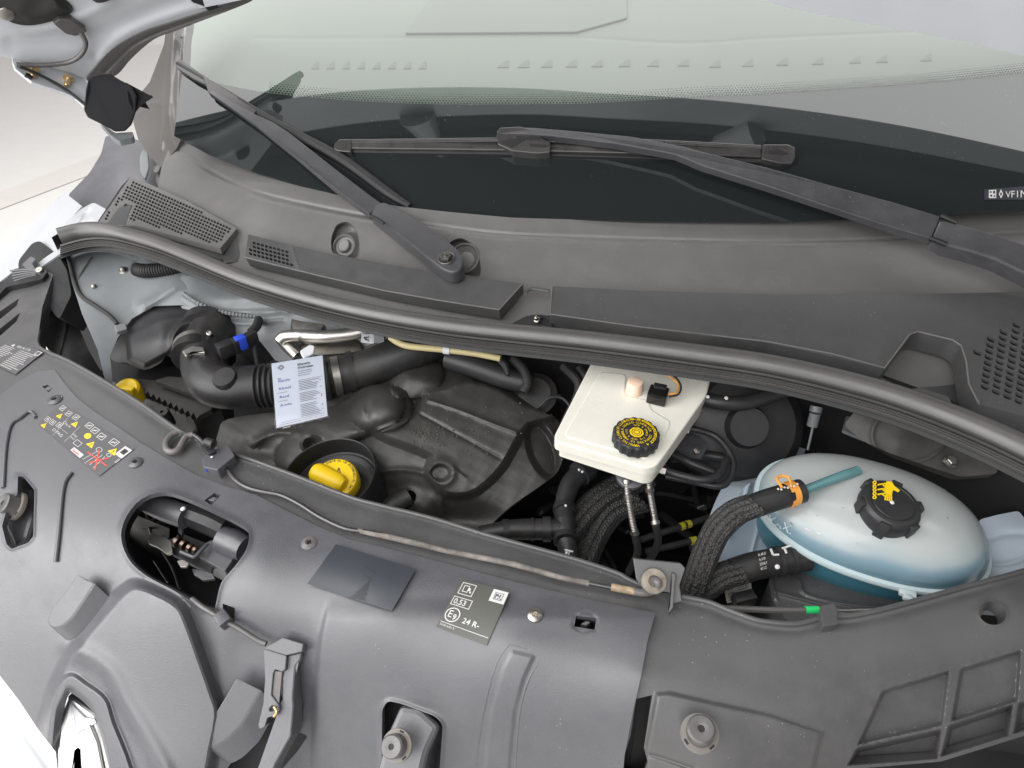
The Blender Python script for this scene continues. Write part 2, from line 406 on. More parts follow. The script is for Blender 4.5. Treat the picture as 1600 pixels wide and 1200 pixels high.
K['blade'] = mat('wiper_blade_plastic', (.045, .043, .043), .30, dust=.1)
K['white'] = mat('white_paint', (.46, .47, .49), .28, coat=.5, var=.03)
K['inner'] = mat('grey_painted_metal', (.165, .178, .186), .42, var=.06, dust=.15, dcol=(.36, .34, .31))
K['under'] = mat('bonnet_underside_paint', (.56, .58, .61), .34, coat=.3, var=.04)
K['pillar'] = mat('pillar_paint', (.115, .108, .104), .30, var=.05, coat=.3)
K['floor'] = mat('white_floor', (.72, .70, .68), .5, var=.02)
K['stripe'] = mat('beige_floor_strip', (.68, .645, .62), .5, var=.03)
K['wall'] = mat('white_wall', (.78, .77, .76), .6, var=.02)
K['fleece'] = mat('black_fleece', (.035, .034, .034), .9, bump=.9, bscale=900, dust=.3, dcol=(.09, .085, .08))
K['foam'] = mat('black_foam', (.012, .012, .014), .95, bump=.6, bscale=1500, var=.1)
K['alu'] = mat('aluminium', (.62, .60, .56), .38, 1, bump=.2, bscale=200, dust=.3, dcol=(.35, .33, .30))
K['steel'] = mat('zinc_steel', (.36, .345, .32), .35, 1, bump=.15, bscale=300, dust=.25)
K['gold'] = mat('yellow_passivated_steel', (.75, .55, .28), .35, 1)
K['rod'] = mat('rod_paint', (.13, .12, .12), .30, dust=.3, dcol=(.42, .38, .34))
K['rodb'] = mat('rod_black_paint', (.022, .021, .022), .16, dust=.12, spec=.9)
K['rust'] = mat('rod_tape_dirt', (.34, .26, .17), .7, var=.5, vscale=90)
K['yellow'] = mat('yellow_plastic', (.95, .64, .010), .34, var=.05, dust=.06, dcol=(.4, .3, .1), sss=.1)
K['orange'] = mat('orange_clip', (.85, .36, .06), .4)
K['green'] = mat('green_marker', (.02, .62, .16), .4)
K['blue'] = mat('blue_plastic', (.03, .08, .62), .4)
K['cream'] = mat('translucent_cream_plastic', (.83, .815, .735), .30, sss=.45, var=.05, dust=.16, dcol=(.62, .55, .38))
K['pink'] = mat('pink_plastic', (.85, .62, .48), .35, sss=.3)
K['tubey'] = mat('yellowed_nylon', (.58, .50, .27), .32, sss=.2, var=.1)
K['paper'] = mat('white_paper', (.72, .73, .77), .6, var=.01)
K['print'] = mat('white_print', (.62, .61, .60), .5, var=.02)
K['ink'] = mat('black_ink', (.03, .03, .035), .5)
K['bluei'] = mat('blue_ink', (.03, .06, .35), .5)
K['red'] = mat('red_print', (.75, .10, .07), .5)
K['stick'] = mat('sticker_grey', (.085, .088, .075), .42, var=.03)
K['stick2'] = mat('sticker_slate', (.040, .045, .055), .33, var=.1)
K['stick3'] = mat('sticker_mid_grey', (.10, .10, .105), .42, var=.03)
K['tray'] = mat('pale_blue_plastic', (.48, .55, .62), .4, sss=.2, var=.03)
K['chrome'] = mat('chrome', (.66, .65, .64), .34, 1)
K['teal'] = mat('teal_nylon', (.14, .42, .43), .25, sss=.3)
K['coolant'] = mat('coolant_blue', (.045, .18, .24), .3, sss=.0)
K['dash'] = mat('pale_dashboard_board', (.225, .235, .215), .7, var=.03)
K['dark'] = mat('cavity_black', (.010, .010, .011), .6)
def sheath():
    m = mat('braided_sheath', (.03, .029, .029), .55, dust=.2, dcol=(.13, .12, .11)); nt = m.node_tree; N = nt.nodes; L = nt.links
    g = N.new('ShaderNodeNewGeometry'); w = N.new('ShaderNodeTexVoronoi'); w.inputs['Scale'].default_value = 330; L.new(g.outputs['Position'], w.inputs['Vector'])
    b = N.new('ShaderNodeBump'); b.inputs['Strength'].default_value = .9; b.inputs['Distance'].default_value = .0022; L.new(w.outputs['Distance'], b.inputs['Height']); L.new(b.outputs[0], N['Principled BSDF'].inputs['Normal']); return m
K['braid'] = sheath()
def mixglass(name, tint, ior, rough, body=None, bodyfac=0.0, base_alpha=1.0):
    """thin clear sheet: what is behind shows through the tint, the surface reflects by Fresnel"""
    m = bpy.data.materials.new(name); m.use_nodes = True; nt = m.node_tree; N = nt.nodes; L = nt.links
    N.remove(N['Principled BSDF']); out = N['Material Output']
    t = N.new('ShaderNodeBsdfTransparent'); t.inputs[0].default_value = (*tint, 1)
    gl = N.new('ShaderNodeBsdfGlossy'); gl.inputs['Roughness'].default_value = rough; gl.inputs[0].default_value = (1, 1, 1, 1)
    fr = N.new('ShaderNodeFresnel'); fr.inputs[0].default_value = ior
    src = t.outputs[0]
    if body:
        d = N.new('ShaderNodeBsdfDiffuse'); d.inputs[0].default_value = (*body, 1); ms = N.new('ShaderNodeMixShader'); ms.inputs[0].default_value = bodyfac
        L.new(t.outputs[0], ms.inputs[1]); L.new(d.outputs[0], ms.inputs[2]); src = ms.outputs[0]
    m2 = N.new('ShaderNodeMixShader'); L.new(fr.outputs[0], m2.inputs[0]); L.new(src, m2.inputs[1]); L.new(gl.outputs[0], m2.inputs[2]); L.new(m2.outputs[0], out.inputs[0])
    return m
K['glass'] = mixglass('windscreen_glass', (.70, .79, .73), 1.75, .0)
K['pocket'] = mixglass('clear_pocket', (.92, .94, .98), 1.4, .05)
K['tank'] = mixglass('tank_shell', (.80, .86, .88), 1.45, .16, (.62, .66, .66), .50)
def fritmat():
    m = mat('black_ceramic_band', (.016, .020, .020), .03, spec=1.0, var=.02, specks=1.2)
    N = m.node_tree.nodes['Principled BSDF']; N.inputs['IOR'].default_value = 1.75; N.inputs['Specular IOR Level'].default_value = .5
    return m
K['frit'] = fritmat()
def tankmat():
    m = mat('tank_shell_filled', (.60, .62, .59), .22, sss=.25, var=.03, spec=.6); nt = m.node_tree; N = nt.nodes; L = nt.links; b = N['Principled BSDF']
    g = N.new('ShaderNodeNewGeometry'); sp = N.new('ShaderNodeSeparateXYZ'); L.new(g.outputs['Position'], sp.inputs[0])
    nz_ = N.new('ShaderNodeTexNoise'); nz_.inputs['Scale'].default_value = 11; L.new(g.outputs['Position'], nz_.inputs['Vector'])
    ad = N.new('ShaderNodeMath'); ad.operation = 'MULTIPLY_ADD'; ad.inputs[1].default_value = .022; L.new(nz_.outputs[0], ad.inputs[0]); L.new(sp.outputs[2], ad.inputs[2])
    mr = N.new('ShaderNodeValToRGB'); e = mr.color_ramp.elements; mp = N.new('ShaderNodeMapRange'); mp.inputs[1].default_value = .905; mp.inputs[2].default_value = .995
    e[0].position = .28; e[0].color = (.12, .215, .265, 1); e[1].position = .70; e[1].color = (.42, .445, .44, 1); k = e.new(.44); k.color = (.21, .31, .37, 1); k = e.new(.54); k.color = (.35, .405, .42, 1)
    L.new(ad.outputs[0], mp.inputs[0]); L.new(mp.outputs[0], mr.inputs[0]); L.new(mr.outputs[0], b.inputs['Base Color']); return m
K['tank'] = tankmat()
K['tealg'] = mixglass('teal_nylon_clear', (.72, .88, .90), 1.45, .1, (.20, .45, .47), .5)
K['dash2'] = mat('dash_wedge_grey', (.165, .172, .155), .7, var=.03)  # tone of the mirrored ceiling shapes, put into the wedge colour
# ================================================================== setting: studio floor and wall
mb = MB(); mb.add([(-14, -6, 0), (14, -6, 0), (14, 6.2, 0), (-14, 6.2, 0)], [(0, 1, 2, 3)], False); tag(mb.build('floor', K['floor']), 'white studio floor under the van', None, None, 'structure')
mb = MB(); rows = []
for k in range(9):
    a = math.pi/2*k/8; rows.append([(x, 6.2+.8*math.sin(a), .8-.8*math.cos(a)) for x in (-14, 14)])
rows.append([(-14, 7.0, 6.5), (14, 7.0, 6.5)]); mb.grid(rows); tag(mb.build('wall', K['wall']), 'white curved studio wall', None, None, 'structure')
mb = MB(); a, b, c, d = P(-60, 322, .004), P(180, 232, .004), P(180, 258, .004), P(-60, 350, .004)
mb.add([a, b, c, d], [(3, 2, 1, 0)], False); tag(mb.build('floor_strip', K['stripe']), 'beige strip across the white floor', None, None, 'structure')

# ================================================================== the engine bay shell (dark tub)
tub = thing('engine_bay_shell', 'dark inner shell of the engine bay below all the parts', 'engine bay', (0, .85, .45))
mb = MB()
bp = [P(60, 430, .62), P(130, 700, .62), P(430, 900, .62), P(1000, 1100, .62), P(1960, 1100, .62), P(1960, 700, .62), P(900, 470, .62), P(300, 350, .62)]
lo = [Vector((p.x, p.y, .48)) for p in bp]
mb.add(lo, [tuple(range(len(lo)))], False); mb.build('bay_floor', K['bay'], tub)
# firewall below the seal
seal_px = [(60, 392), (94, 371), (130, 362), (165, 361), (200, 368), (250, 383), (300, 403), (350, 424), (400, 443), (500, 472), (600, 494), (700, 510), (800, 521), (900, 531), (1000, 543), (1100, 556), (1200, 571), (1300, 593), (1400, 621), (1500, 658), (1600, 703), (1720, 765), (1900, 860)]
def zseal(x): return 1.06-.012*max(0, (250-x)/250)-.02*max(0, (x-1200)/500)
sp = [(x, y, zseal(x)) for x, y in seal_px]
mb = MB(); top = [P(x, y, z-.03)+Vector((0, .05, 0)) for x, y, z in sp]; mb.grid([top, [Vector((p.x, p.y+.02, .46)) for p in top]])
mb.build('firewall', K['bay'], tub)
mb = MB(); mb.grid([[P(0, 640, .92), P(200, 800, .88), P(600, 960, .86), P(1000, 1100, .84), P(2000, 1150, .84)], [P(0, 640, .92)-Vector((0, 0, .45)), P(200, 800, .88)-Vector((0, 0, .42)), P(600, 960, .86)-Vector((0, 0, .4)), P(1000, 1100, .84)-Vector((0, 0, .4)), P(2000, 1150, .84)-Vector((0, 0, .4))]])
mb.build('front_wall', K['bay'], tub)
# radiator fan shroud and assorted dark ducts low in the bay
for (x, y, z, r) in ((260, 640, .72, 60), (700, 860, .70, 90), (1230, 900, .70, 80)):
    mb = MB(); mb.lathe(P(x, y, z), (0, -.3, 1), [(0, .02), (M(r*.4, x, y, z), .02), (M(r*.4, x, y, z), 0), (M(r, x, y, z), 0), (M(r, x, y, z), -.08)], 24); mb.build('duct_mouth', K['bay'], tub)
mb = MB()
rr = random.Random(3)
for k in range(70):
    x, y = rr.choice(((rr.uniform(760, 1180), rr.uniform(690, 900)), (rr.uniform(1110, 1260), rr.uniform(600, 900)), (rr.uniform(90, 330), rr.uniform(560, 720)), (rr.uniform(1480, 1620), rr.uniform(720, 800)))); z = rr.uniform(.66, .80)
    mb.tube([(x, y, z), (x+rr.uniform(-60, 60), y+rr.uniform(-40, 40), z+.02), (x+rr.uniform(-120, 120), y+rr.uniform(-60, 60), z-.03)], rr.uniform(3, 8), 8)
tag(mb.build('loose_harness', K['black'], tub), kind='stuff')

# ================================================================== grey painted inner wing (left)
wing = thing('inner_wing', 'pale grey painted inner wing panel at the left of the engine bay', 'body panel', tuple(P(200, 480, .95)))
S_wing = Surf([(100, 400, 1.02), (120, 480, .99), (170, 590, .93), (290, 400, 1.02), (300, 480, .985), (230, 540, .94), (250, 640, .86)])
mb = MB(); ol = [(100, 385), (180, 372), (300, 400), (315, 440), (300, 476), (240, 478), (206, 498), (184, 528), (172, 556), (176, 600), (182, 660), (168, 660), (166, 600), (152, 545), (128, 490), (112, 440)]
mb.sheet(ol, [], S_wing, [ridge([(226, 478), (250, 464), (274, 448)], 8, .012), padc(ell(232, 418, 26, 16), -.006, 8), gauss(150, 450, 40, 30, .004)], 5, .002); mb.build('panel', K['inner'], wing)
for x, y in ((193, 423), (148, 450)):
    mb = MB(); c = S_wing.v(x, y); n = S_wing.n(x, y); mb.lathe(c, n, [(.0085, 0), (.0085, .001), (.0045, .0015), (.0045, .006), (.003, .008), (0, .0084)], 16); mb.build('stud', K['steel'], wing)
mb = MB(); mb.tube([S_wing.v(121, 437, .002), S_wing.v(143, 402, .002)], [.0016]*2, 8); mb.build('pressed_edge', K['alu'], wing)
mb = MB(); mb.tube([S_wing.v(212, 421, .004), S_wing.v(225, 423, .010), S_wing.v(245, 422, .012), S_wing.v(270, 418, .012), S_wing.v(292, 412, .01)], [.0125]*5, 18, corr=(.0042, .16)); tag(mb.build('corrugated_grommet', K['rubber2']), 'short black corrugated wiring sleeve through the grey inner wing', 'cable sleeve')
# strut tower
tower = thing('strut_tower', 'grey sealed strut tower behind the air filter housing', 'body panel', tuple(P(400, 500, .95)))
S_tw = Surf([(270, 430, 1.01), (300, 450, 1.0), (350, 450, 1.0), (480, 500, .99), (310, 480, .985), (400, 510, .965), (480, 545, .94), (330, 540, .93), (430, 590, .90), (560, 540, .96)])
mb = MB(); mb.sheet(rnd([(282, 428), (330, 440), (400, 468), (520, 500), (600, 520), (600, 548), (480, 566), (432, 566), (404, 530), (345, 520), (312, 494), (282, 482)], 8), [], S_tw,
    [ridge([(285, 465), (330, 485), (400, 488), (450, 486)], 5, .006), ridge([(290, 480), (340, 498), (380, 506), (440, 500)], 3.5, .004), nz(9, .0012), gauss(380, 466, 60, 14, .012)], 5, .004); mb.build('turret', K['inner'], tower)
mb = MB(); mb.tube([(286, 458, 1.003), (310, 474, 1.0), (350, 488, .985), (400, 494, .978), (450, 488, .985)], 4, 8, corr=(.006, .35)); mb.build('sealant_bead', K['inner'], tower)
mb = MB(); c = P(482, 498, .990); mb.lathe(c, (-.1, -.5, 1), [(.001, .0), (.030, -.002), (.036, -.012), (.036, -.05)], 24); mb.build('turret_cup', K['steel'], tower)

# ================================================================== white front wing and outer body at the left
fen = thing('front_wing', 'white painted front wing beside the open bonnet', 'body panel', tuple(P(80, 350, .95)))
S_f = Surf([(-40, 470, .94), (0, 440, .95), (40, 400, .97), (95, 340, 1.01), (160, 250, 1.05), (200, 230, 1.07), (130, 330, 1.03), (60, 410, .975), (20, 470, .94), (220, 300, 1.06)])
mb = MB(); mb.sheet([(-40, 440), (0, 409), (30, 372), (60, 338), (100, 300), (128, 322), (110, 342), (95, 365), (100, 392), (60, 420), (30, 460), (-40, 520)], [], S_f, [ridge([(20, 425), (60, 372), (100, 320)], 9, .004)], 6, .01); mb.build('wing_skin', K['white'], fen)
mb = MB(); S_f2 = Surf([(110, 300, 1.0), (160, 210, 1.05), (225, 240, 1.045), (262, 270, 1.03), (190, 290, 1.03), (150, 340, .99), (260, 320, 1.0)])
mb.sheet(rnd([(165, 212), (215, 218), (262, 250), (264, 305), (225, 330), (165, 335), (128, 330), (106, 305), (140, 270), (158, 240)], 5), [], S_f2, [], 6, .01); mb.build('pillar_gusset', K['panel'], fen)
mb = MB(); mb.sheet(rnd([(128, 326), (146, 316), (168, 328), (148, 352), (120, 366), (98, 362), (104, 345)], 5), [], Surf([(128, 326, 1.04), (146, 316, 1.045), (168, 328, 1.045), (148, 352, 1.035), (98, 362, 1.03), (120, 340, 1.04)]), [ridge([(135, 326), (118, 350)], 4, .005)], 4, .02); mb.build('corner_bracket', K['white'], fen)
mb = MB(); mb.sheet(rnd([(50, 380), (62, 376), (88, 396), (104, 420), (112, 460), (92, 500), (70, 470), (30, 430), (28, 408)], 8), [], Surf([(50, 380, .99), (30, 420, .965), (100, 420, .98), (110, 470, .965), (70, 460, .95)]), [], 5, .05); mb.build('wing_end_cap', K['black'], fen)  # black material puts the shade at the wing end into the colour

# ================================================================== windscreen pillar
pil = thing('windscreen_pillar', 'grey painted windscreen pillar rising beside the open bonnet hinge', 'pillar', tuple(P(270, 180, 1.1)))
S_p = Surf([(240, 260, 1.085), (262, 160, 1.17), (274, 60, 1.27), (290, 40, 1.29), (286, 160, 1.18), (276, 230, 1.11), (225, 150, 1.15), (212, 190, 1.11), (272, 20, 1.31)])
mb = MB(); mb.sheet([(268, -20), (298, -20), (292, 38), (285, 90), (282, 150), (286, 210), (276, 232), (250, 262), (238, 248), (216, 218), (208, 190), (216, 150), (234, 128), (256, 70)], [], S_p,
    [ridge([(272, 40), (264, 120), (262, 170), (268, 215)], 7, .014), gauss(232, 205, 22, 26, -.012), ridge([(216, 180), (236, 162), (258, 172), (252, 228)], 3.5, .005), ridge([(284, 60), (280, 160), (283, 205)], 3, -.004)], 4, .02); mb.build('pillar_skin', K['pillar'], pil)
mb = MB(); mb.sheet(rnd([(222, 234), (230, 236), (232, 262), (226, 280), (219, 268), (218, 247)], 4), [], Surf([(222, 232, 1.08), (236, 262, 1.06), (226, 282, 1.05), (217, 245, 1.07)]), [], 4, .006); mb.build('hinge_tab', K['inner'], pil)
mb = MB(); c = P(245, 264, 1.082); ax = (-.35, -.55, .75); mb.lathe(c, ax, [(.0085, -.004), (.0085, .0), (.0078, .001), (.0062, .0012), (.0058, .0006), (0, .0006)], 24); mb.build('plug', K['cowl'], pil)
mb = MB(); mb.sheet(rnd([(248, 248), (264, 250), (265, 300), (250, 300), (243, 282)], 5), [], Surf([(250, 245, 1.085), (264, 248, 1.09), (264, 300, 1.06), (245, 285, 1.065)]), [gauss(256, 276, 6, 18, -.004)], 4, .01); mb.build('pillar_foot', K['pillar'], pil)

# ================================================================== open bonnet
bon = thing('bonnet', 'raised pale grey bonnet underside across the top corners of the view', 'bonnet', tuple(P(150, 60, 1.35)))
# underside seen at the top left
pa, pb, pc_ = P(136, 124, 1.25), P(300, 20, 1.355), P(-60, 74, 1.335)
S_b = Plane(pa, (pb-pa).cross(pc_-pa))
if (Vector(CP)-pa).dot(Vector(S_b.nn)) < 0: S_b.nn = -S_b.nn
edge = [(-60, 78), (0, 88), (20, 92), (60, 100), (100, 110), (136, 124), (160, 112), (200, 74), (250, 46), (300, 27), (350, 11), (395, -3)]
mb = MB(); mb.sheet(edge+[(370, -14), (200, -50), (-60, -60)], [], S_b,
    [ridge([(148, 100), (190, 58), (250, 30), (320, 8), (400, -14)], 9, .005), ridge([(20, 66), (80, 64), (140, 56), (210, 26), (300, -6)], 14, -.004), gauss(150, 92, 10, 14, -.005), ridge([(0, 44), (60, 46), (120, 30), (180, 0)], 9, .004)], 6, .008)
mb.build('underside_panel', K['under'], bon)
mb = MB(); mb.sheet(cr([(136, 126), (146, 110), (175, 78), (220, 52), (262, 38), (318, 20), (360, 6), (392, -6), (394, 1), (362, 15), (322, 30), (275, 48), (240, 62), (205, 92), (184, 116), (160, 124)], 4, True), [], S_b, [lambda X, Y: .007+0*X, ridge([(165, 112), (215, 66), (300, 32), (400, 0)], 3, -.003)], 5, .006); mb.build('edge_sealer_strip', K['pillar'], bon)
mb = MB(); S_fl = S_b; mb.sheet(cr([(-60, 26), (0, 27), (20, 36), (45, 40), (75, 35), (100, 26), (114, 17), (108, 6), (95, -6), (80, -40), (-60, -40)], 4, True), [], S_fl, [lambda X, Y: .006+.016*sst(-0+sd(X, Y, [(-60, 26), (0, 27), (45, 40), (100, 26), (114, 17), (95, -6), (80, -40), (-60, -40)])/14), nz(16, .003)], 5, .004); mb.build('insulation_pad', K['fleece'], bon)
mb = MB(); mb.lathe(S_fl.v(10, 22, .024), S_fl.n(10, 22), [(.012, 0), (.011, .002), (.006, .003), (0, .003)], 20); mb.build('pad_clip', K['steel'], bon)
mb = MB(); mb.sheet(cr([(140, -12), (150, 4), (172, 0), (180, -12)], 4, True), [], S_b, [lambda X, Y: .006+0*X, dome(160, -4, 22, 12, .01)], 4, .01); mb.build('insulation_tab', K['fleece'], bon)
mb = MB(); S_rb = S_b; mb.prism(rnd([(292, -10), (300, 4), (318, 10), (326, 18), (340, 14), (341, 2), (322, -2), (305, -12)], 3), S_rb, .01, .02); mb.build('rubber_stop', K['rubber2'], bon)
# washer tube with its clip
mb = MB(); mb.prism(rnd([(83, 37), (92, 30), (112, 31), (136, 50), (130, 53), (118, 57), (102, 53)], 2), S_b, .018, .02); mb.build('tube_clip', K['rubber'], bon)
tb = MB(); tb.tube([S_b.v(126, 50, .014), S_b.v(134, 68, .022), S_b.v(126, 86, .024), S_b.v(104, 98, .02), S_b.v(60, 102, .02), S_b.v(26, 101, .02)], [.0042]*6, 12); tag(tb.build('washer_tube', K['rubber']), 'grey washer tube looping out of its clip on the bonnet underside', 'hose')
# hinge arm
S_h = Surf([(20, 85, 1.31), (45, 90, 1.30), (135, 122, 1.25), (130, 165, 1.22), (60, 125, 1.27), (24, 105, 1.295)])
mb = MB(); mb.sheet([(20, 86), (48, 89), (85, 102), (137, 121), (132, 165), (118, 152), (96, 143), (50, 128), (24, 107), (20, 96)], [], S_h, [ridge([(22, 89), (60, 96), (130, 118)], 3, .006), ridge([(40, 110), (90, 128), (130, 150)], 8, -.005)], 4, .006); hg = mb.build('hinge_arm', K['under'], bon)
for i, (x, y) in enumerate(((54, 113), (107, 128))):
    mb = MB(); c = S_h.v(x, y-5, .004); ax = Vector((.0, -.9, -.45))
    mb.lathe(c, ax, [(0, -.002), (.009, -.002), (.009, .002), (.0062, .003), (.0045, .006), (.0045, .016), (.003, .018), (0, .018)], 12); mb.build('bolt', K['gold'], hg)
mb = MB(); mb.prism([(41, 113), (48, 115), (52, 119), (50, 122), (40, 117)], S_h, .006, .006); mb.build('clip', K['dark'], hg)
mb = MB(); mb.tube([(30, 104, 1.30), (60, 116, 1.28), (100, 138, 1.25), (135, 165, 1.22)], 2.4, 8); mb.build('cable', K['rubber2'], hg)
# black foam block and gasket
blk = thing('foam_block', 'large black foam block wedged between bonnet hinge and pillar', 'foam block', tuple(P(180, 170, 1.2)))
S_k = Surf([(135, 125, 1.27), (180, 115, 1.27), (215, 140, 1.255), (130, 170, 1.225), (205, 190, 1.20), (170, 200, 1.195), (180, 160, 1.24)])
mb = MB(); mb.prism(rnd([(137, 123), (150, 117), (172, 114), (188, 124), (204, 132), (214, 150), (213, 175), (206, 196), (196, 206), (180, 207), (160, 196), (136, 184), (130, 172), (133, 140)], 3), S_k, .03, .06, .003); mb.build('block', K['foam'], blk)
mb = MB(); mb.prism(rnd([(196, 128), (240, 152), (222, 164), (210, 178), (200, 160)], 2), S_k, .028, .03, .001); mb.build('flap', K['foam'], blk)
mb = MB(); mb.sheet(rnd([(155, 190), (180, 208), (208, 206), (208, 215), (185, 220), (172, 210)], 3), [], flat(1.19), [], 4, .01); mb.build('tray_lip', K['inner'], blk)
# ================================================================== windscreen
base = [(272, 212), (330, 243), (400, 270), (470, 291), (542, 308), (620, 322), (700, 331), (800, 340), (1000, 346), (1200, 347), (1400, 341), (1600, 329), (1760, 318), (1960, 300)]
A0 = P(272, 212, 1.115); A1 = P(1600, 329, 1.115); tdir = (A1-A0).normalized(); up = Vector((0, 0, 1)).cross(tdir); up.normalize()
SLOPE = math.radians(33)
upd = up*math.cos(SLOPE)+Vector((0, 0, 1))*math.sin(SLOPE); nrm_g = tdir.cross(upd); nrm_g.normalize()
GL0 = Plane(P(800, 340, 1.115), nrm_g)
def glass_ctrl():
    out = []
    for x in (200, 500, 800, 1100, 1400, 1750, 1960):
        for y in (-60, 60, 160, 260, 350):
            p = GL0.at(float(x), float(y)); u = (Vector(p)-P(800, 340, 1.115)).dot(tdir)
            q = p-np.array(nrm_g)*(.10*u*u)               # the glass is bowed across the van
            r = Vector(q)-Vector(CP); f = Vector((0, CT, -ST)); d = r.dot(f)
            out.append((x, y, d))
    return out
class SurfD(Surf):
    def __init__(s, ctrl):
        c = np.array(ctrl, float); zz = CAMZ+ray(c[:, 0], c[:, 1])[:, 2]*c[:, 2]; Surf.__init__(s, np.c_[c[:, :2], zz])
GL = SurfD(glass_ctrl())
# rear edge of the bonnet, hanging a hand's breadth above the glass
edge_pts = []
for x, y, sd_ in ((180, 215, .22), (300, 185, .20), (400, 163, .19), (500, 148, .185), (620, 139, .185), (800, 138, .195), (950, 147, .18), (1100, 156, .165), (1200, 166, .15), (1400, 195, .145), (1600, 237, .145), (1760, 275, .145), (1960, 330, .145)):
    g = GL.v(x, y); n = GL.n(x, y); d = Vector(ray(x, y)).normalized(); edge_pts.append(g+(d-2*d.dot(n)*n)*sd_)
front = [Vector((q.x*1.0, .86-.08*abs(q.x), 2.16-.05*q.x*q.x)) for q in edge_pts]
def bon_row(t, lift=0): return [Vector(q) for q in cr([a.lerp(b, t)+Vector((0, .06*math.sin(t*3.14), .05*math.sin(t*3.14)+lift)) for a, b in zip(edge_pts, front)], 5)]
mb = MB(); mb.grid([bon_row(t) for t in (0, .03, .06, .10, .14)]); mb.build('rear_edge_flange', K['under'], bon)
mb = MB(); mb.grid([bon_row(t, -.004-(.02 if .2 < t < .3 else 0)) for t in (.13, .19, .22, .28, .31, .4, .55, .7, .85, .95)]); mb.build('insulation_pad', K['fleece'], bon)
for xa, xb in ((4, 4), (8, 7)):
    mb = MB(); r_ = [bon_row(t, -.012) for t in (.12, .3, .5, .75)]; mb.tube([r_[0][5*xa], r_[0][5*xa].lerp(r_[1][5*xb], .5), r_[1][5*xb]], [.045, .028, .012], 14, 5, flat=.5); mb.build('frame_rib', K['under'], bon)
mb = MB(); mb.grid([bon_row(t, .03) for t in (-.01, .1, .25, .4, .55, .7, .85, 1)]+[bon_row(1)]); mb.build('outer_skin', K['white'], bon)
mb = MB(); mb.grid([bon_row(0), bon_row(-.01, .03)]); mb.build('hem', K['under'], bon)
ws = thing('windscreen', 'wide tinted windscreen with black ceramic band behind the wipers', 'windscreen', tuple(GL.v(800, 340)))
frit_top = cr([(284, 118), (400, 142), (500, 153), (600, 160), (700, 163), (800, 163), (900, 162), (1000, 157), (1100, 151), (1200, 147), (1350, 137), (1450, 130), (1600, 114), (1760, 92), (1960, 60)], 4)
mb = MB(); mb.sheet([(292, -40), (1960, -40)]+frit_top[::-1], [], GL, [], 26, 0); mb.build('glass', K['glass'], ws)
mb = MB(); mb.sheet(frit_top+base[::-1], [], GL, [], 20, .004); mb.build('ceramic_band', K['frit'], ws)
mb = MB()                                              # halftone dots fading out above the band
for k in range(0, len(frit_top)-1):
    (x0, y0), (x1, y1) = frit_top[k], frit_top[k+1]; n = max(1, int((x1-x0)/4.2))
    for i in range(n):
        for j, rd in enumerate((2.1, 1.8, 1.45, 1.1, .8)):
            cx = x0+(x1-x0)*(i+(j % 2)*.5)/n; cy = y0+(y1-y0)*(i+(j % 2)*.5)/n-2-j*3.4
            if cx < 420: continue
            a = ell(cx, cy, rd, rd*.8, 6); mb.add(GL.at([p[0] for p in a], [p[1] for p in a], .0008), [tuple(range(5, -1, -1))], False)
tag(mb.build('ceramic_dots', K['frit'], ws), kind='stuff')
# added board behind the glass; its wedge shapes imitate the ceiling's reflection
GD = Plane(P(800, 340, 1.115)-nrm_g*.16, nrm_g+Vector((0, -.1, .12)))
db = thing('dashboard_board', 'pale board with a row of small wedges seen through the windscreen', 'board', tuple(GD.v(800, 160)))
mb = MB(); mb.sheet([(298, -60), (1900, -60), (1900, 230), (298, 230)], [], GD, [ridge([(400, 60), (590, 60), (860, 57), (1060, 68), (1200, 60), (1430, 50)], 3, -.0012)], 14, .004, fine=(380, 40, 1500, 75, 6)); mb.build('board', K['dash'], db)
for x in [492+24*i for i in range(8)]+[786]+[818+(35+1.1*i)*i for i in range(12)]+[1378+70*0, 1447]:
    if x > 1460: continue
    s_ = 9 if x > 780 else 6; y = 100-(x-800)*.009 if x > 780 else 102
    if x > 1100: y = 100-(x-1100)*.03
    mb = MB(); mb.prism([(x-s_, y+5), (x+s_, y+5), (x+s_, y-6), (x+s_*.3, y-5)], GD, .002, .004, .0003); mb.build('wedge', K['dash2'], db)  # each wedge is part of the ceiling's reflection, built as a shape
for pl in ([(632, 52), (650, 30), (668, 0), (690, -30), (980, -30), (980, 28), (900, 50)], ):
    mb = MB(); mb.prism(rnd(pl, 3), GD, .006, .006, .002); mb.build('raised_panel', mat('dash_panel_grey', (.205, .215, .198), .7, var=.03), db)  # panel added to imitate a larger reflected ceiling shape
# plate in the corner of the glass
D = Decal([(1538, 296), (1640, 288), (1640, 312), (1538, 312)], GL, .001, 4.4)
mb = MB(); D.rect(mb, .0, 0, 1, 1, .0002); pl = mb.build('number_window', K['stick2'], ws)
mb = MB(); D.rect(mb, .10, .1, .25, .85, .0006)
D.poly(mb, [(.34, .1), (.38, .5), (.34, .9), (.30, .5)], .0006); D.text(mb, 'VF1MA0', .42, .82, .78, .0006, .8); mb.build('print', K['print'], pl)
mb = MB(); D.rect(mb, .115, .22, .16, .36, .0009); D.rect(mb, .19, .18, .23, .45, .0009); D.rect(mb, .13, .52, .17, .72, .0009); D.rect(mb, .2, .6, .235, .74, .0009); D.poly(mb, [(.34, .32), (.36, .5), (.34, .68), (.32, .5)], .0009); mb.build('print', K['ink'], pl)

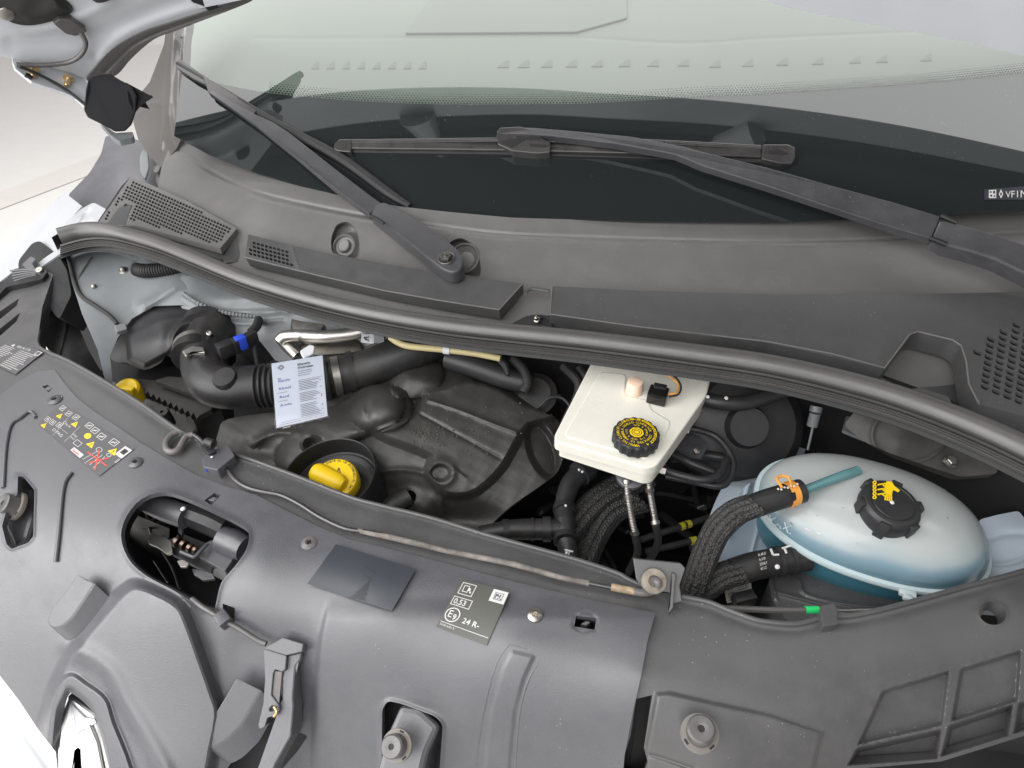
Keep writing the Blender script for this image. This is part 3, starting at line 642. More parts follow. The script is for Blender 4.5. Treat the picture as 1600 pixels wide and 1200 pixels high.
# ================================================================== cowl panel (scuttle)
cw = thing('cowl_panel', 'wide grey plastic cowl panel between windscreen and rubber seal', 'cowl panel', tuple(P(800, 430, 1.05)))
groove = [(275, 232), (330, 268), (400, 300), (480, 320), (575, 338), (700, 356), (800, 367), (1000, 374), (1200, 378), (1400, 373), (1600, 364), (1760, 352), (1960, 334)]
lowz = [(262, 310, 1.07), (345, 350, 1.065), (400, 368, 1.065), (560, 410, 1.065), (700, 432, 1.065), (860, 455, 1.06), (1100, 470, 1.062), (1400, 470, 1.062), (1700, 460, 1.06)]
S_c = Surf([(x, y, 1.118) for x, y in base[::2]]+[(x, y, 1.106) for x, y in groove[::2]]+lowz+[(x, y+70, 1.035) for x, y, z in lowz[1::2]]+[(235, 270, 1.085)])
ol = base+[(1960, 840), (1720, 730)]+[(x, y-10) for x, y, in reversed(seal_px[5:21])]+[(262, 330), (246, 300), (252, 262), (262, 236)]
rec1 = rnd([(520, 395), (519, 372), (527, 352), (543, 347), (556, 358), (561, 378), (560, 405)], 8); rec2 = rnd([(690, 425), (694, 395), (705, 378), (722, 373), (738, 384), (748, 405), (750, 432)], 8)
mb = MB(); mb.sheet(ol, [], S_c, [ridge(groove, 3.2, -.0035, 3), ridge([(x, y+5) for x, y in groove], 3, .0015, 3), padc(rec1, -.022, 4), padc(rec2, -.024, 4), gauss(1500, 420, 130, 30, -.004)], 6, .004, fine=(505, 335, 765, 440, 3.2)); mb.build('upper_panel', K['cowl'], cw)
# round blanking plug and its rim
c = S_c.v(537, 384, -.004); ax = (Vector(S_c.n(537, 384))+Vector((-.15, -.35, .0))).normalized()
mb = MB(); mb.lathe(c, ax, [(.030, -.016), (.0215, -.004), (.0205, .000), (.0185, .001), (.0172, -.001), (.0165, -.004), (.0118, -.004), (.0112, .002), (.010, .003), (.0088, .0026), (.0084, .002), (0, .002)], 32); mb.build('round_plug', K['cowl'], cw)
c = S_c.v(727, 405, -.010); mb = MB(); mb.lathe(c, ax, [(.034, -.016), (.0265, .002), (.0255, .006), (.0235, .007), (.022, .002), (.014, -.004), (0, -.004)], 32); mb.build('spindle_boss', K['cowl'], cw)
# deck 1: the left intake with fine holes
def zdeck(x, y): return 1.075
g1 = [(204, 276), (225, 284), (262, 300), (300, 318), (340, 340), (370, 357), (344, 388), (300, 376), (250, 362), (215, 352), (194, 352), (207, 321), (196, 318), (164, 352), (150, 352), (172, 322), (190, 296)]
S_g = Surf([(204, 276, 1.085), (300, 318, 1.078), (370, 357, 1.072), (344, 388, 1.066), (250, 362, 1.07), (194, 352, 1.072), (155, 352, 1.07)])
holes = []
ux = np.array([1, .44]); ux /= np.linalg.norm(ux); uy = np.array([-.46, 1]); uy /= np.linalg.norm(uy)
core = [(206, 279), (262, 303), (300, 321), (340, 342), (365, 357), (341, 385), (300, 372), (250, 358), (216, 348), (198, 347), (210, 320), (196, 314), (182, 324), (167, 349), (154, 349), (174, 322), (191, 298)]
for i in range(-10, 44):
    for j in range(-4, 22):
        q = np.array([204, 283])+ux*(i*5.05)+uy*(j*5.3)
        qq = [(q[0]+a*1.95*ux[0]+b*1.95*uy[0], q[1]+a*1.95*ux[1]+b*1.95*uy[1]) for a, b in ((-1, -.6), (-.6, -1), (.6, -1), (1, -.6), (1, .6), (.6, 1), (-.6, 1), (-1, .6))]
        X = np.array([p[0] for p in qq]); Y = np.array([p[1] for p in qq])
        if (sd(X, Y, core) > .6).all(): holes.append(qq)
mb = MB(); mb.sheet(g1, holes, S_g, [], 5, .012, .004); g = mb.build('fine_grille', K['cowl'], cw)
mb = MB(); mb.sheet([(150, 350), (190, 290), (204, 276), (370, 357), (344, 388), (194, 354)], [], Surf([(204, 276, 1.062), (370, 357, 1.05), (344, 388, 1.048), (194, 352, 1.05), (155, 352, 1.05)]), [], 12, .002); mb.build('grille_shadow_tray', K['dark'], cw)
mb = MB(); mb.prism(rnd([(164, 353), (186, 323), (206, 320), (196, 352)], 3), S_g, .001, .02, .001); mb.build('grille_block', K['deck'], cw)
mb = MB(); mb.sheet([(160, 352), (195, 352), (250, 364), (344, 389), (372, 358), (392, 370), (380, 408), (340, 412), (280, 392), (220, 368), (170, 360)], [], Surf([(195, 352, 1.062), (344, 388, 1.055), (390, 372, 1.055), (380, 408, 1.042), (280, 392, 1.042), (200, 366, 1.045)]), [ridge([(228, 362), (290, 385), (345, 405)], 4, .008), lambda X, Y: nz(8, .0005)(X, Y)], 5, .01); mb.build('deck_skirt', K['deck'], cw)
# deck 2
S_d = Surf([(388, 366, 1.083), (600, 412, 1.083), (820, 443, 1.083), (780, 483, 1.068), (600, 452, 1.068), (383, 402, 1.068)])
core2 = [(390, 374), (452, 392), (461, 419), (388, 399)]; holes = []
ux = np.array([1, .27]); ux /= np.linalg.norm(ux); uy = np.array([-.10, 1])
for i in range(-2, 14):
    for j in range(-1, 8):
        q = np.array([391, 378])+ux*i*6.6+uy*j*6.1+np.array([j*.9, 0])
        qq = [(q[0]+a*2.5*ux[0], q[1]+a*2.5*ux[1]+b*2.0) for a, b in ((-1, -.6), (-.6, -1), (.6, -1), (1, -.6), (1, .6), (.6, 1), (-.6, 1), (-1, .6))]
        X = np.array([p[0] for p in qq]); Y = np.array([p[1] for p in qq])
        if (sd(X, Y, core2) > .3).all(): holes.append(qq)
d2 = [(388, 366), (450, 382), (520, 398), (600, 412), (700, 429), (817, 443), (780, 484), (690, 470), (600, 454), (500, 431), (430, 414), (383, 402)]
mb = MB(); mb.sheet(d2, holes, S_d, [ridge([(456, 384), (468, 424)], 2, .0012), gauss(556, 428, 2, 2, -.002), gauss(640, 436, 3, 2, -.0015)], 6, .022, .004); mb.build('centre_deck', K['deck'], cw)
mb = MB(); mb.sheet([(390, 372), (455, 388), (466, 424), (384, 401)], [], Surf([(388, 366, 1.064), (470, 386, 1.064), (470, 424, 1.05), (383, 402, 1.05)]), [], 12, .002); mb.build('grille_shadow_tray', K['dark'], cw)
# deck 3 with notch and coarse grille
S_e = Surf([(863, 447, 1.083), (1100, 458, 1.083), (1400, 460, 1.083), (1700, 456, 1.083), (860, 492, 1.068), (1000, 512, 1.066), (1200, 535, 1.062), (1383, 576, 1.058), (1513, 600, 1.056), (1600, 640, 1.05), (1700, 690, 1.045)])
d3 = rnd([(863, 447), (1000, 454), (1200, 460), (1400, 460), (1560, 457), (1900, 446), (1900, 830), (1720, 720), (1600, 650), (1560, 640), (1530, 632), (1513, 600), (1508, 560), (1502, 540), (1488, 531), (1434, 518), (1421, 522), (1383, 576), (1200, 535), (1100, 524), (1000, 512), (920, 501), (859, 492)], [3]+[0]*4+[0, 0, 0, 0, 0, 8, 4, 4, 6, 6, 6, 6, 2, 0, 0, 0, 0, 3])
core3 = [(1519, 545), (1545, 522), (1570, 510), (1590, 495), (1616, 470), (1700, 470), (1700, 640), (1600, 640), (1560, 628), (1522, 600)]; holes = []
ax1 = np.array([17.6, 7.4]); ax2 = np.array([-1.2, 9.3])
for i in range(-3, 14):
    for j in range(-9, 16):
        q = np.array([1527, 551])+ax1*i+ax2*j+np.array([0, -6.9*i])*.0
        u = ax1/np.linalg.norm(ax1)
        qq = [(q[0]+a*6.7*u[0]-b*.3, q[1]+a*6.7*u[1]+b*3.5) for a, b in ((-1, -.4), (-.7, -1), (.7, -1), (1, -.4), (1, .4), (.7, 1), (-.7, 1), (-1, .4))]
        X = np.array([p[0] for p in qq]); Y = np.array([p[1] for p in qq])
        if (sd(X, Y, core3) > .5).all(): holes.append(qq)
mb = MB(); mb.sheet(d3, holes, S_e, [gauss(1490, 508, 24, 18, -.0015), gauss(953, 483, 3, 3, -.002), padc([(1516, 548), (1560, 512), (1616, 468), (1716, 468), (1716, 650), (1600, 643), (1516, 604)], -.0015, 4)], 7, .035, .005); mb.build('right_deck', K['deck'], cw)
mb = MB(); q_ = [(863, 448), (860, 491), (1000, 511), (1200, 534), (1300, 553), (1382, 575), (1421, 523), (1434, 518), (1488, 531), (1502, 540), (1510, 565), (1514, 600), (1530, 632)]; mb.tube([S_e.v(x, y, -.0004) for x, y in q_], [.0014]*len(q_), 8, 3, smooth_path=False); mb.build('edge_bead', K['cowl'], cw)
mb = MB(); q_ = d2[5:][:-0 or None]; mb.tube([S_d.v(x, y, -.0004) for x, y in q_], [.0013]*len(q_), 8, 3, smooth_path=False); mb.build('edge_bead', K['cowl'], cw)
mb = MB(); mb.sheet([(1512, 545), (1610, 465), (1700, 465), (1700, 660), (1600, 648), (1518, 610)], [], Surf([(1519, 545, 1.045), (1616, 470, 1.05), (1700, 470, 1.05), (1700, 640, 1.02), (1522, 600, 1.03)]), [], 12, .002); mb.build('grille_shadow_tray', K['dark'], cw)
mb = MB(); mb.sheet(rnd([(1383, 570), (1425, 510), (1500, 525), (1520, 600), (1530, 640), (1600, 650), (1600, 668), (1500, 645), (1440, 620), (1384, 600)], 4), [], Surf([(1383, 575, 1.015), (1430, 520, 1.025), (1500, 530, 1.025), (1520, 620, 1.01), (1600, 660, 1.01), (1400, 610, 1.01)]), [ridge([(1425, 520), (1424, 600)], 5, -.003)], 6, .004); mb.build('notch_floor', K['deck'], cw)
mb = MB(); mb.sheet(rnd([(1418, 618), (1425, 607), (1440, 606), (1482, 620), (1490, 636), (1470, 640)], 4), [], flat(1.045), [], 4, .01); mb.build('tab', K['deck'], cw)
# gap between the decks: clip and bolt
mb = MB(); mb.sheet(rnd([(800, 505), (822, 494), (838, 491), (862, 494), (862, 520), (800, 516)], 4), [], flat(1.05), [padc(ell(850, 503, 8, 6), -.006, 3)], 4, .01); mb.build('clip_tab', K['rubber2'], cw)
mb = MB(); mb.lathe(P(839, 501, 1.052), (-.2, -.4, 1), [(.005, 0), (.005, .003), (.0032, .004), (.0032, .010), (0, .011)], 10); mb.build('bolt', K['steel'], cw)
mb = MB(); mb.tube([(822, 455, 1.075), (832, 451, 1.077), (858, 455, 1.077)], 3, 8); mb.build('gap_rib', K['deck'], cw)

# ================================================================== rubber seal along the bay
se = thing('bonnet_seal', 'long curved black rubber seal along the rear edge of the engine bay', 'rubber seal', tuple(P(800, 520, 1.05)))
def rb(x): return float(np.interp(x, [60, 94, 200, 400, 800, 1200, 1400, 1600, 1900], [12, 15, 13, 13, 15.5, 18, 20, 23, 28]))
mb = MB(); mb.tube(sp[1:], [rb(p[0]) for p in sp[1:]], 18, 5); mb.build('bulb', K['rubber'], se)
def off(dy, z, k=1.0): return [(x, y+rb(x)*dy, zz+z) for x, y, zz in sp[1:]]
mb = MB(); mb.grid([[Vector(q) for q in cr([P(*p) for p in off(dy, dz)], 5)] for dy, dz in ((.75, .004), (.95, .004), (1.02, .001), (1.12, .003), (1.22, .001), (1.32, .003), (1.42, .001), (1.52, .003), (1.62, .001), (1.75, .002), (1.8, -.004))]); mb.build('ribbed_lip', K['rubber'], se, sharp=60)
mb = MB(); mb.grid([[Vector(q) for q in cr([P(*p) for p in off(dy, dz)], 5)] for dy, dz in ((1.7, -.002), (1.95, -.005), (2.22, -.008), (2.25, -.03))]); mb.build('metal_carrier', K['rubber2'], se)
mb = MB(); mb.tube([S_wing.v(x, y, .008) for x, y in ((104, 392), (110, 415), (116, 440), (127, 462), (150, 478), (170, 492), (183, 506))], [.0035]*7, 10); ob = mb.build('drain_tube', K['rubber2'])
tag(ob, 'thin black tube running down the grey inner wing from the seal end', 'hose')
mb = MB(); mb.prism(rnd([(178, 508), (196, 504), (199, 514), (182, 519)], 2), S_wing, .01, .012); tag(mb.build('tube_holder', K['inner']), 'small grey plastic holder at the lower end of the thin tube', 'clip')
# ================================================================== wipers
def ZG(x, y, h=0.0): return float(GL.at(float(x), float(y), h)[2])
def strip(mb, top, bot, surf, h, drop, bev=.0012): mb.prism(top+bot[::-1], surf, h, drop, bev)
SW1 = Surf([(280, 100, ZG(280, 100, .012)), (400, 190, ZG(400, 190, .022)), (500, 265, ZG(500, 265, .03)), (585, 325, 1.118), (705, 405, 1.108), (640, 330, 1.122), (420, 150, ZG(420, 150, .02)), (720, 440, 1.095), (600, 370, 1.108)])
w1 = thing('windscreen_wiper', 'short wiper at the left with its bare spindle nut beside the round cowl boss', 'wiper', tuple(P(705, 405, 1.09)), 'windscreen wipers')
mb = MB(); mb.tube([P(277, 99, ZG(277, 99, .012)), P(340, 137, ZG(340, 137, .012)), P(430, 192, ZG(430, 192, .012)), P(530, 246, ZG(530, 246, .010)), P(605, 300, ZG(605, 300, .008)), P(640, 322, ZG(640, 322, .006))], [.004, .006, .008, .009, .008, .005], 8, 5); mb.build('blade', K['rubber2'], w1)
mb = MB(); mb.prism(rnd([(274, 96), (282, 92), (310, 112), (350, 138), (372, 152), (368, 156), (340, 142), (300, 122), (276, 106)], 2), SW1, .003, .006, .001); mb.build('blade_spine', K['chrome'] and K['blade'], w1)
mb = MB(); mb.prism(rnd([(316, 118), (332, 126), (392, 168), (400, 172), (396, 180), (360, 164), (326, 146)], 2), SW1, .006, .01, .001); mb.build('blade_adapter', K['blade'], w1)
mb = MB(); strip(mb, [(330, 140), (362, 158), (398, 178), (425, 190), (450, 206), (500, 245), (560, 292), (596, 318)], [(328, 146), (360, 168), (400, 196), (430, 220), (460, 243), (520, 292), (560, 322), (577, 334)], SW1, .008, .010); mb.build('arm', K['arm'], w1)
mb = MB(); mb.prism(rnd([(579, 334), (586, 319), (600, 315), (640, 334), (690, 368), (716, 390), (724, 404), (722, 420), (708, 427), (692, 422), (664, 400), (630, 372), (600, 348)], [2, 4, 3, 20, 10, 8, 8, 8, 8, 10, 10, 20, 4]), SW1, .010, .024, .003); hd = mb.build('arm_head', K['arm'], w1)
mb = MB(); n = SW1.n(700, 406); c = SW1.v(697, 404, .010); mb.lathe(c, n, [(.0135, 0), (.0135, .0015), (.0118, .002), (.0118, .0022)], 28); mb.build('washer', K['steel'], hd)
mb = MB(); mb.lathe(c, n, [(.0092, .001), (.0092, .007), (.0085, .008), (.006, .0082), (.0055, .0072), (.0034, .0072), (.003, .0105), (0, .0105)], 6); mb.build('nut', K['steel'], hd)
mb = MB(); mb.prism([(590, 330), (594, 322), (597, 323), (594, 331)], SW1, .0105, .004, .0005); mb.build('hinge_gap', K['dark'], w1)
mb = MB(); mb.tube([(579, 337, 1.128), (588, 342, 1.126), (600, 349, 1.122)], 2.5, 6); mb.build('hinge_spring', K['dark'], w1)

w2 = thing('windscreen_wiper', 'long wiper lying across the windscreen, its thick arm running off at the right', 'wiper', tuple(P(1500, 380, 1.1)), 'windscreen wipers')
def zz(x, y, h): return (x, y, ZG(x, y, h))
SW2 = Surf([zz(530, 226, .012), zz(800, 226, .014), zz(1100, 234, .012), zz(1240, 240, .012), zz(700, 180, .02), zz(1000, 180, .02)])
SW3 = Surf([zz(780, 205, .028), zz(900, 208, .034), zz(1100, 250, .045), zz(1300, 305, .052), zz(1460, 356, .052), (1600, 405, 1.135), (1720, 450, 1.12), (1460, 300, 1.17), (1600, 330, 1.165), (1300, 380, 1.13), (1560, 480, 1.10)])
mb = MB(); mb.prism(rnd([(524, 222), (532, 217), (780, 214), (1000, 216), (1100, 221), (1190, 226), (1190, 246), (1100, 242), (1000, 240), (800, 235), (545, 232), (524, 233)], 2), SW2, .003, .012, .002); mb.build('blade', K['blade'], w2)
mb = MB(); mb.prism([(545, 219), (780, 217), (1000, 219), (1190, 229), (1190, 233), (1000, 223), (780, 221), (545, 223)], SW2, .0045, .003, .0008); mb.build('spoiler_edge', K['blade'], w2)
mb = MB(); mb.prism([(545, 232), (780, 235), (1000, 240), (1190, 247), (1190, 254), (1000, 247), (780, 241), (545, 238)], SW2, -.004, .006, .001); mb.build('squeegee', K['rubber2'], w2)
for pl in ([(522, 224), (530, 217), (550, 217), (548, 238), (526, 236), (521, 232)], [(1192, 225), (1232, 225), (1243, 230), (1243, 246), (1238, 256), (1222, 256), (1190, 249)]):
    mb = MB(); mb.prism(rnd(pl, 3), SW2, .0055, .014, .002); mb.build('end_cap', K['blade'], w2)
mb = MB(); mb.prism(rnd([(1196, 238), (1215, 232), (1234, 240), (1222, 242)], 3), SW2, .0062, .003, .0005); mb.build('cap_recess', K['dark'], w2)
mb = MB(); mb.prism(rnd([(775, 212), (780, 199), (812, 197), (836, 203), (848, 216), (860, 222), (860, 238), (838, 240), (800, 236), (778, 226)], 3), SW2, .012, .02, .002); ad = mb.build('adapter', K['blade'], w2)
for pl in ([(782, 222), (796, 216), (820, 218), (800, 230)], [(806, 212), (846, 214), (842, 218), (810, 217)], [(826, 224), (856, 226), (854, 230), (830, 229)]):
    mb = MB(); mb.prism(pl, SW2, .0128, .003, .0005); mb.build('adapter_slot', K['dark'], ad)
mb = MB(); strip(mb, [(776, 204), (800, 199), (830, 199), (880, 203), (985, 213), (1065, 228), (1110, 240), (1200, 262), (1300, 290), (1400, 317), (1469, 338)],
                 [(778, 209), (800, 209), (830, 210), (860, 212), (960, 224), (1055, 241), (1098, 259), (1200, 291), (1300, 325), (1400, 357), (1455, 372)], SW3, 0, .014, .0015); mb.build('arm', K['arm'], w2)
mb = MB(); strip(mb, [(1468, 345), (1484, 346), (1520, 356), (1560, 368), (1610, 385), (1720, 425)], [(1457, 370), (1478, 382), (1510, 390), (1555, 404), (1600, 426), (1700, 480)], SW3, .001, .026, .003); mb.build('arm_head', K['arm'], w2)
for a, b in (((1470, 337), (1496, 348)), ((1453, 372), (1479, 382))):
    mb = MB(); mb.tube([PD(a[0], a[1], SW3.d(*a)), PD(b[0], b[1], SW3.d(*b))], .0042, 8); mb.build('hinge_spring', K['dark'], w2)

# ================================================================== air filter and intake
af = thing('air_filter_housing', 'domed black air filter housing at the left of the engine bay', 'air filter', tuple(P(250, 560, .8)))
S_a = Surf([(200, 505, .955), (240, 480, .975), (290, 476, .98), (330, 500, .97), (172, 555, .92), (215, 575, .915), (300, 560, .93), (340, 540, .95), (250, 530, .965)])
mb = MB(); mb.sheet(cr([(172, 556), (186, 528), (205, 502), (238, 480), (275, 475), (310, 486), (334, 510), (335, 560), (300, 570), (262, 556), (252, 566), (226, 578), (198, 567), (182, 566)], 3, True), [], S_a,
    [ridge([(272, 560), (270, 530), (285, 508), (315, 497)], 5, .008), padc([(198, 512), (240, 484), (300, 482), (326, 502), (300, 520), (274, 536), (264, 552), (226, 572), (203, 560)], .012, 9), ridge([(210, 520), (255, 500), (300, 494)], 5, .002)], 4, .06); mb.build('lid', K['black'], af)
mb = MB(); mb.prism([(172, 560), (340, 560), (345, 640), (300, 650), (205, 612), (168, 590)], flat(.87), 0, .12, .003); mb.build('lower_box', K['black'], af)
S_t2 = flat(.905); mb = MB(); mb.prism(rnd([(242, 594), (262, 588), (300, 590), (308, 618)], 2), S_t2, 0, .01, .001); mb.build('flat_shelf', K['cover'], af)
S_t = Surf([(205, 596, .885), (330, 645, .885), (250, 590, .89), (330, 620, .885)])
mb = MB()
z0 = [(208+i*9, 600+i*4.2) for i in range(12)]
mb.prism([(205, 590)]+[(x+dx, y+dy) for x, y in z0 for dx, dy in ((0, 8), (5, 3))]+[(330, 640), (333, 630), (260, 596)], S_t, 0, .01, .001); mb.build('toothed_rim', K['cover'], af)
mb = MB(); mb.lathe(P(254, 645, .885), (0, -.2, 1), [(.011, -.03), (.011, 0), (.009, .003), (.003, .003), (.0025, 0), (0, 0)], 20); mb.build('post', K['black'], af)
ih = thing('intake_hose', 'thick black elbow hose leading from the air filter to the throttle side', 'hose', tuple(P(360, 600, .9)))
pth = [(334, 514, .955), (324, 541, .95), (319, 569, .945), (330, 597, .94), (358, 606, .94), (402, 603, .94)]
mb = MB(); mb.tube(pth, [35, 35, 35, 35, 34, 33], 28, 8); mb.build('elbow', K['hose'], ih)
mb = MB(); mb.tube([(400, 603, .94), (440, 601, .94), (470, 598, .94)], 35, 28, 6, corr=(.0085, .13)); mb.build('bellows', K['hose'], ih)
c = P(352, 592, .968); mb = MB(); mb.lathe(c, (-.1, -.25, 1), [(.019, -.02), (.019, .004), (.0175, .0065), (0, .007)], 28); mb.build('blanking_disc', K['hose'], ih)
for (a, b, r) in (((327, 508, .957), (322, 520, .956), 38), ((309, 549, .95), (307, 560, .948), 37)):
    mb = MB(); mb.tube([P(*a), P(*b)], M(r, *a), 30); mb.build('collar', K['hose'], ih)
mb = MB(); A_, B_ = P(309, 545, .95), P(308, 551, .95); mb.tube([A_, B_], M(36.6, 309, 545, .95), 30); mb.build('hose_clamp', K['alu'], ih)
mb = MB(); mb.prism(rnd([(284, 548), (300, 540), (318, 542), (320, 550), (300, 550), (290, 556)], 2), flat(.985), 0, .006); mb.build('clamp_lock', K['alu'], ih)
mb = MB(); mb.tube([(500, 592, .94), (530, 586, .942), (560, 580, .945), (600, 566, .955), (640, 550, .965), (680, 530, .975)], [31, 31, 30, 30, 30, 30], 28, 6); mb.build('duct', K['hose'], ih)
for x, y in ((505, 592), (545, 583)):
    mb = MB(); mb.tube([P(x, y, .942), P(x+9, y-1.5, .942)], M(34, x, y, .942), 30); mb.build('collar', K['hose'], ih)
mb = MB(); mb.tube([P(521, 589, .942), P(532, 587, .942)], M(32.5, 521, 589, .942), 30); mb.build('hose_clamp', K['steel'], ih)
sn = thing('pressure_sensor', 'black plug with a bright blue lock beside the intake elbow', 'sensor plug', tuple(P(370, 525, .97)))
def dbox(mb, a, b, z, w, hh=.012, bev=.0015):
    A = P(a[0], a[1], z); B = P(b[0], b[1], z); x = (B-A)/2; y = Vector((-x.y, x.x, 0)).normalized()*M(w, a[0], a[1], z); mb.box((A+B)/2-Vector((0, 0, hh)), x, y, Vector((0, 0, hh)), bev); return mb
dbox(MB(), (338, 541), (362, 531), .99, 9).build('plug_body', K['black'], sn)
dbox(MB(), (361, 533), (372, 527), .99, 8).build('collar', K['black'], sn)
dbox(MB(), (366, 529), (382, 523), .992, 6.5).build('lock', K['blue'], sn)
dbox(MB(), (380, 525), (398, 515), .99, 6).build('cable_boot', K['black'], sn)
mb = MB(); mb.tube([(392, 519, .985), (401, 510, .985), (404, 500, .98)], 7, 12); mb.tube([(398, 520, .98), (398, 545, .96), (402, 570, .94)], 4, 8, corr=(.004, .2)); mb.build('cable', K['rubber2'], sn)
mb = MB(); mb.tube([(295, 440, 1.0), (303, 452, .995), (318, 490, .985), (330, 512, .98)], 2, 8); tag(mb.build('bonnet_cable', K['rubber2']), 'thin black cord hanging beside the air filter lid', 'cable')
mb = MB(); mb.lathe(P(300, 437, 1.0), (0, -.5, 1), [(.003, -.01), (.004, 0), (.003, .01), (0, .011)], 10); tag(mb.build('cord_end', K['tubey']), 'small cream end piece on top of the thin cord', 'clip')
mb = MB(); mb.lathe(P(327, 520, .99), (.1, -.6, 1), [(.0048, -.01), (.0048, .001), (.003, .002), (.0025, 0), (0, 0)], 14); tag(mb.build('housing_screw', K['steel']), 'bright screw at the top of the air filter outlet', 'screw')
# aluminium pipe, bracket
ap = thing('coolant_pipe', 'bare aluminium pipe with a white tag behind the intake hose', 'pipe', tuple(P(500, 525, .97)))
mb = MB(); mb.tube([(436, 533, .972), (444, 526, .978), (465, 524, .980), (505, 526, .982), (545, 522, .984), (575, 515, .988), (600, 510, .99)], [9, 9.5, 10, 10, 10, 10, 8], 16, 6); mb.build('pipe', K['alu'], ap)
mb = MB(); mb.tube([(438, 530, .965), (450, 542, .96), (466, 558, .955)], [8, 9, 9], 12); mb.build('bend', K['alu'], ap)
mb = MB(); mb.sheet(rnd([(470, 540), (560, 530), (566, 547), (548, 551), (476, 556)], 3), [], flat(.968), [], 6, .004); mb.build('bracket', K['steel'], ap)
mb = MB(); mb.tube([(570, 547, .96), (606, 528, .97)], 4, 10); mb.build('stay', K['steel'], ap)
St = flat(1.004); D = Decal([(565, 516), (584, 516), (584, 537), (564, 535)], St, 0, .8); mb = MB(); D.rect(mb, 0, 0, 1, 1); tg = mb.build('paper_tag', K['paper'], ap)
mb = MB(); rr = random.Random(5)
for i in range(6):
    for j in range(5):
        if rr.random() < .5: D.rect(mb, .15+i*.08, .45+j*.09, .22+i*.08, .53+j*.09, .0008)
D.rect(mb, .1, .1, .8, .16, .0008); D.rect(mb, .1, .24, .7, .29, .0008); mb.build('print', K['ink'], tg)
mb = MB(); mb.tube([(610, 527, 1.005), (622, 535, 1.002), (640, 541, 1.0), (690, 546, 1.0), (740, 552, 1.0), (782, 560, 1.0)], 5.2, 14, 6); yt = mb.build('nylon_pipe', K['tubey']); tag(yt, 'yellowed translucent nylon pipe just below the rubber seal', 'pipe')
mb = MB(); mb.tube([P(693, 546.5, 1.0), P(703, 547.5, 1.0)], M(6.6, 695, 547, 1.0), 14); mb.build('tape', K['paper'], yt)
mb = MB(); mb.tube([(780, 560, .99), (790, 572, .985), (794, 586, .98)], [6, 6, 3], 10); mb.build('connector', K['black'], yt)

# ================================================================== service card in its clear pocket
S_s = Plane(P(470, 612, .995), (.05, -.42, 1))
sc = thing('service_card', 'white service record card in a clear plastic pocket tied to the pipe', 'card', tuple(P(470, 612, .98)))
cs = [(424, 568), (504, 555), (512, 650), (432, 669)]
mb = MB(); mb.prism([cs[0], cs[3], cs[2], cs[1]], S_s, 0, .0006, .0002); cd = mb.build('card', K['paper'], sc)
mb = MB(); mb.prism(rnd([(422, 565), (430, 671), (515, 652), (506, 551)], 2), S_s, .0012, .0022, .0003); mb.build('pocket', K['pocket'], sc)
D = Decal(cs, S_s, .0002, .82)
mb = MB(); rr = random.Random(2)
D.text(mb, 'étiquette', .48, .10, .058, bold=True); D.text(mb, "d'entretien", .48, .155, .058, bold=True)
for k in range(3): D.text(mb, ['date de la prochaine', 'révision du véhicule', 'selon programme'][k], .48, .20+.035*k, .028)
for k in range(22):
    v = .36+.026*k
    if k in (6, 13): continue
    D.rect(mb, .48, v, .48+rr.uniform(.25, .42), v+.006)
    if rr.random() < .3: D.rect(mb, .90, v, .93, v+.008)
D.rect(mb, .10, .935, .95, .938); D.rect(mb, .06, .965, .95, .968); D.rect(mb, .48, .335, .95, .339); D.rect(mb, .07, .475, .25, .479); D.rect(mb, .07, .605, .25, .609)
for a, b in (((.17, .045), (.11, .085)), ((.11, .085), (.17, .125)), ((.17, .125), (.23, .085)), ((.23, .085), (.17, .045)), ((.17, .062), (.135, .085)), ((.135, .085), (.17, .108)), ((.17, .108), (.205, .085)), ((.205, .085), (.17, .062))): D.line(mb, a, b, .006)
D.text(mb, 'type', .09, .26, .03); mb.build('print', K['ink'], cd)
mb = MB()
for t, v in (('Elsiclo', .31), ('Klcool', .43), ('Rxcd', .56), ('A.vrlo', .69)): D.text(mb, t, .10, v, .055, sx=1.3)
mb.build('handwriting', K['bluei'], cd)
mb = MB(); rr = []
for t in np.linspace(0, 2*math.pi, 22)[:-1]:
    c = P(488, 534, .975); rr.append([c+Vector((.030*math.cos(t)*.7, 0, .030*math.sin(t)))+Vector((0, w, 0))*1 for w in (-.007, .007)])
mb.grid(rr+[rr[0]]); mb.build('strap', K['pocket'], sc)
mb = MB(); mb.prism(rnd([(468, 548), (484, 538), (492, 540), (490, 552), (474, 560)], 3), flat(.995), 0, .003); mb.build('strap_tab', K['paper'], sc)

# ================================================================== engine cover
ec = thing('engine_cover', 'dusty dark foam engine cover with a torn bump and a sunken bolt hole', 'engine cover', tuple(P(680, 700, .85)))
S_ec = Surf([(700, 570, .935), (800, 610, .925), (868, 660, .905), (870, 730, .88), (740, 840, .835), (600, 810, .84), (450, 765, .85), (345, 670, .885), (420, 640, .90), (560, 600, .93), (640, 570, .94), (600, 700, .905), (700, 680, .915), (780, 740, .885), (500, 700, .885), (700, 770, .875), (900, 700, .87), (860, 620, .91)])
plat = cr([(588, 678), (632, 697), (672, 714), (668, 734), (680, 756), (697, 774), (731, 775), (760, 758), (788, 728), (808, 692), (828, 664), (862, 655), (868, 645), (822, 630), (782, 606), (738, 592), (702, 600), (668, 614), (646, 648), (604, 668)], 2, True)
lob = cr([(462, 716), (492, 690), (540, 662), (600, 634)], 5)
def lobe(X, Y): d = dline(X, Y, lob); return .030*np.sqrt(np.clip(1-(d/33)**2, 0, 1))
def wear(X, Y): return nz(7, .0006)(X, Y)+nz(2.6, .00025, 2)(X, Y)
boss = ell(688, 739, 15, 12)
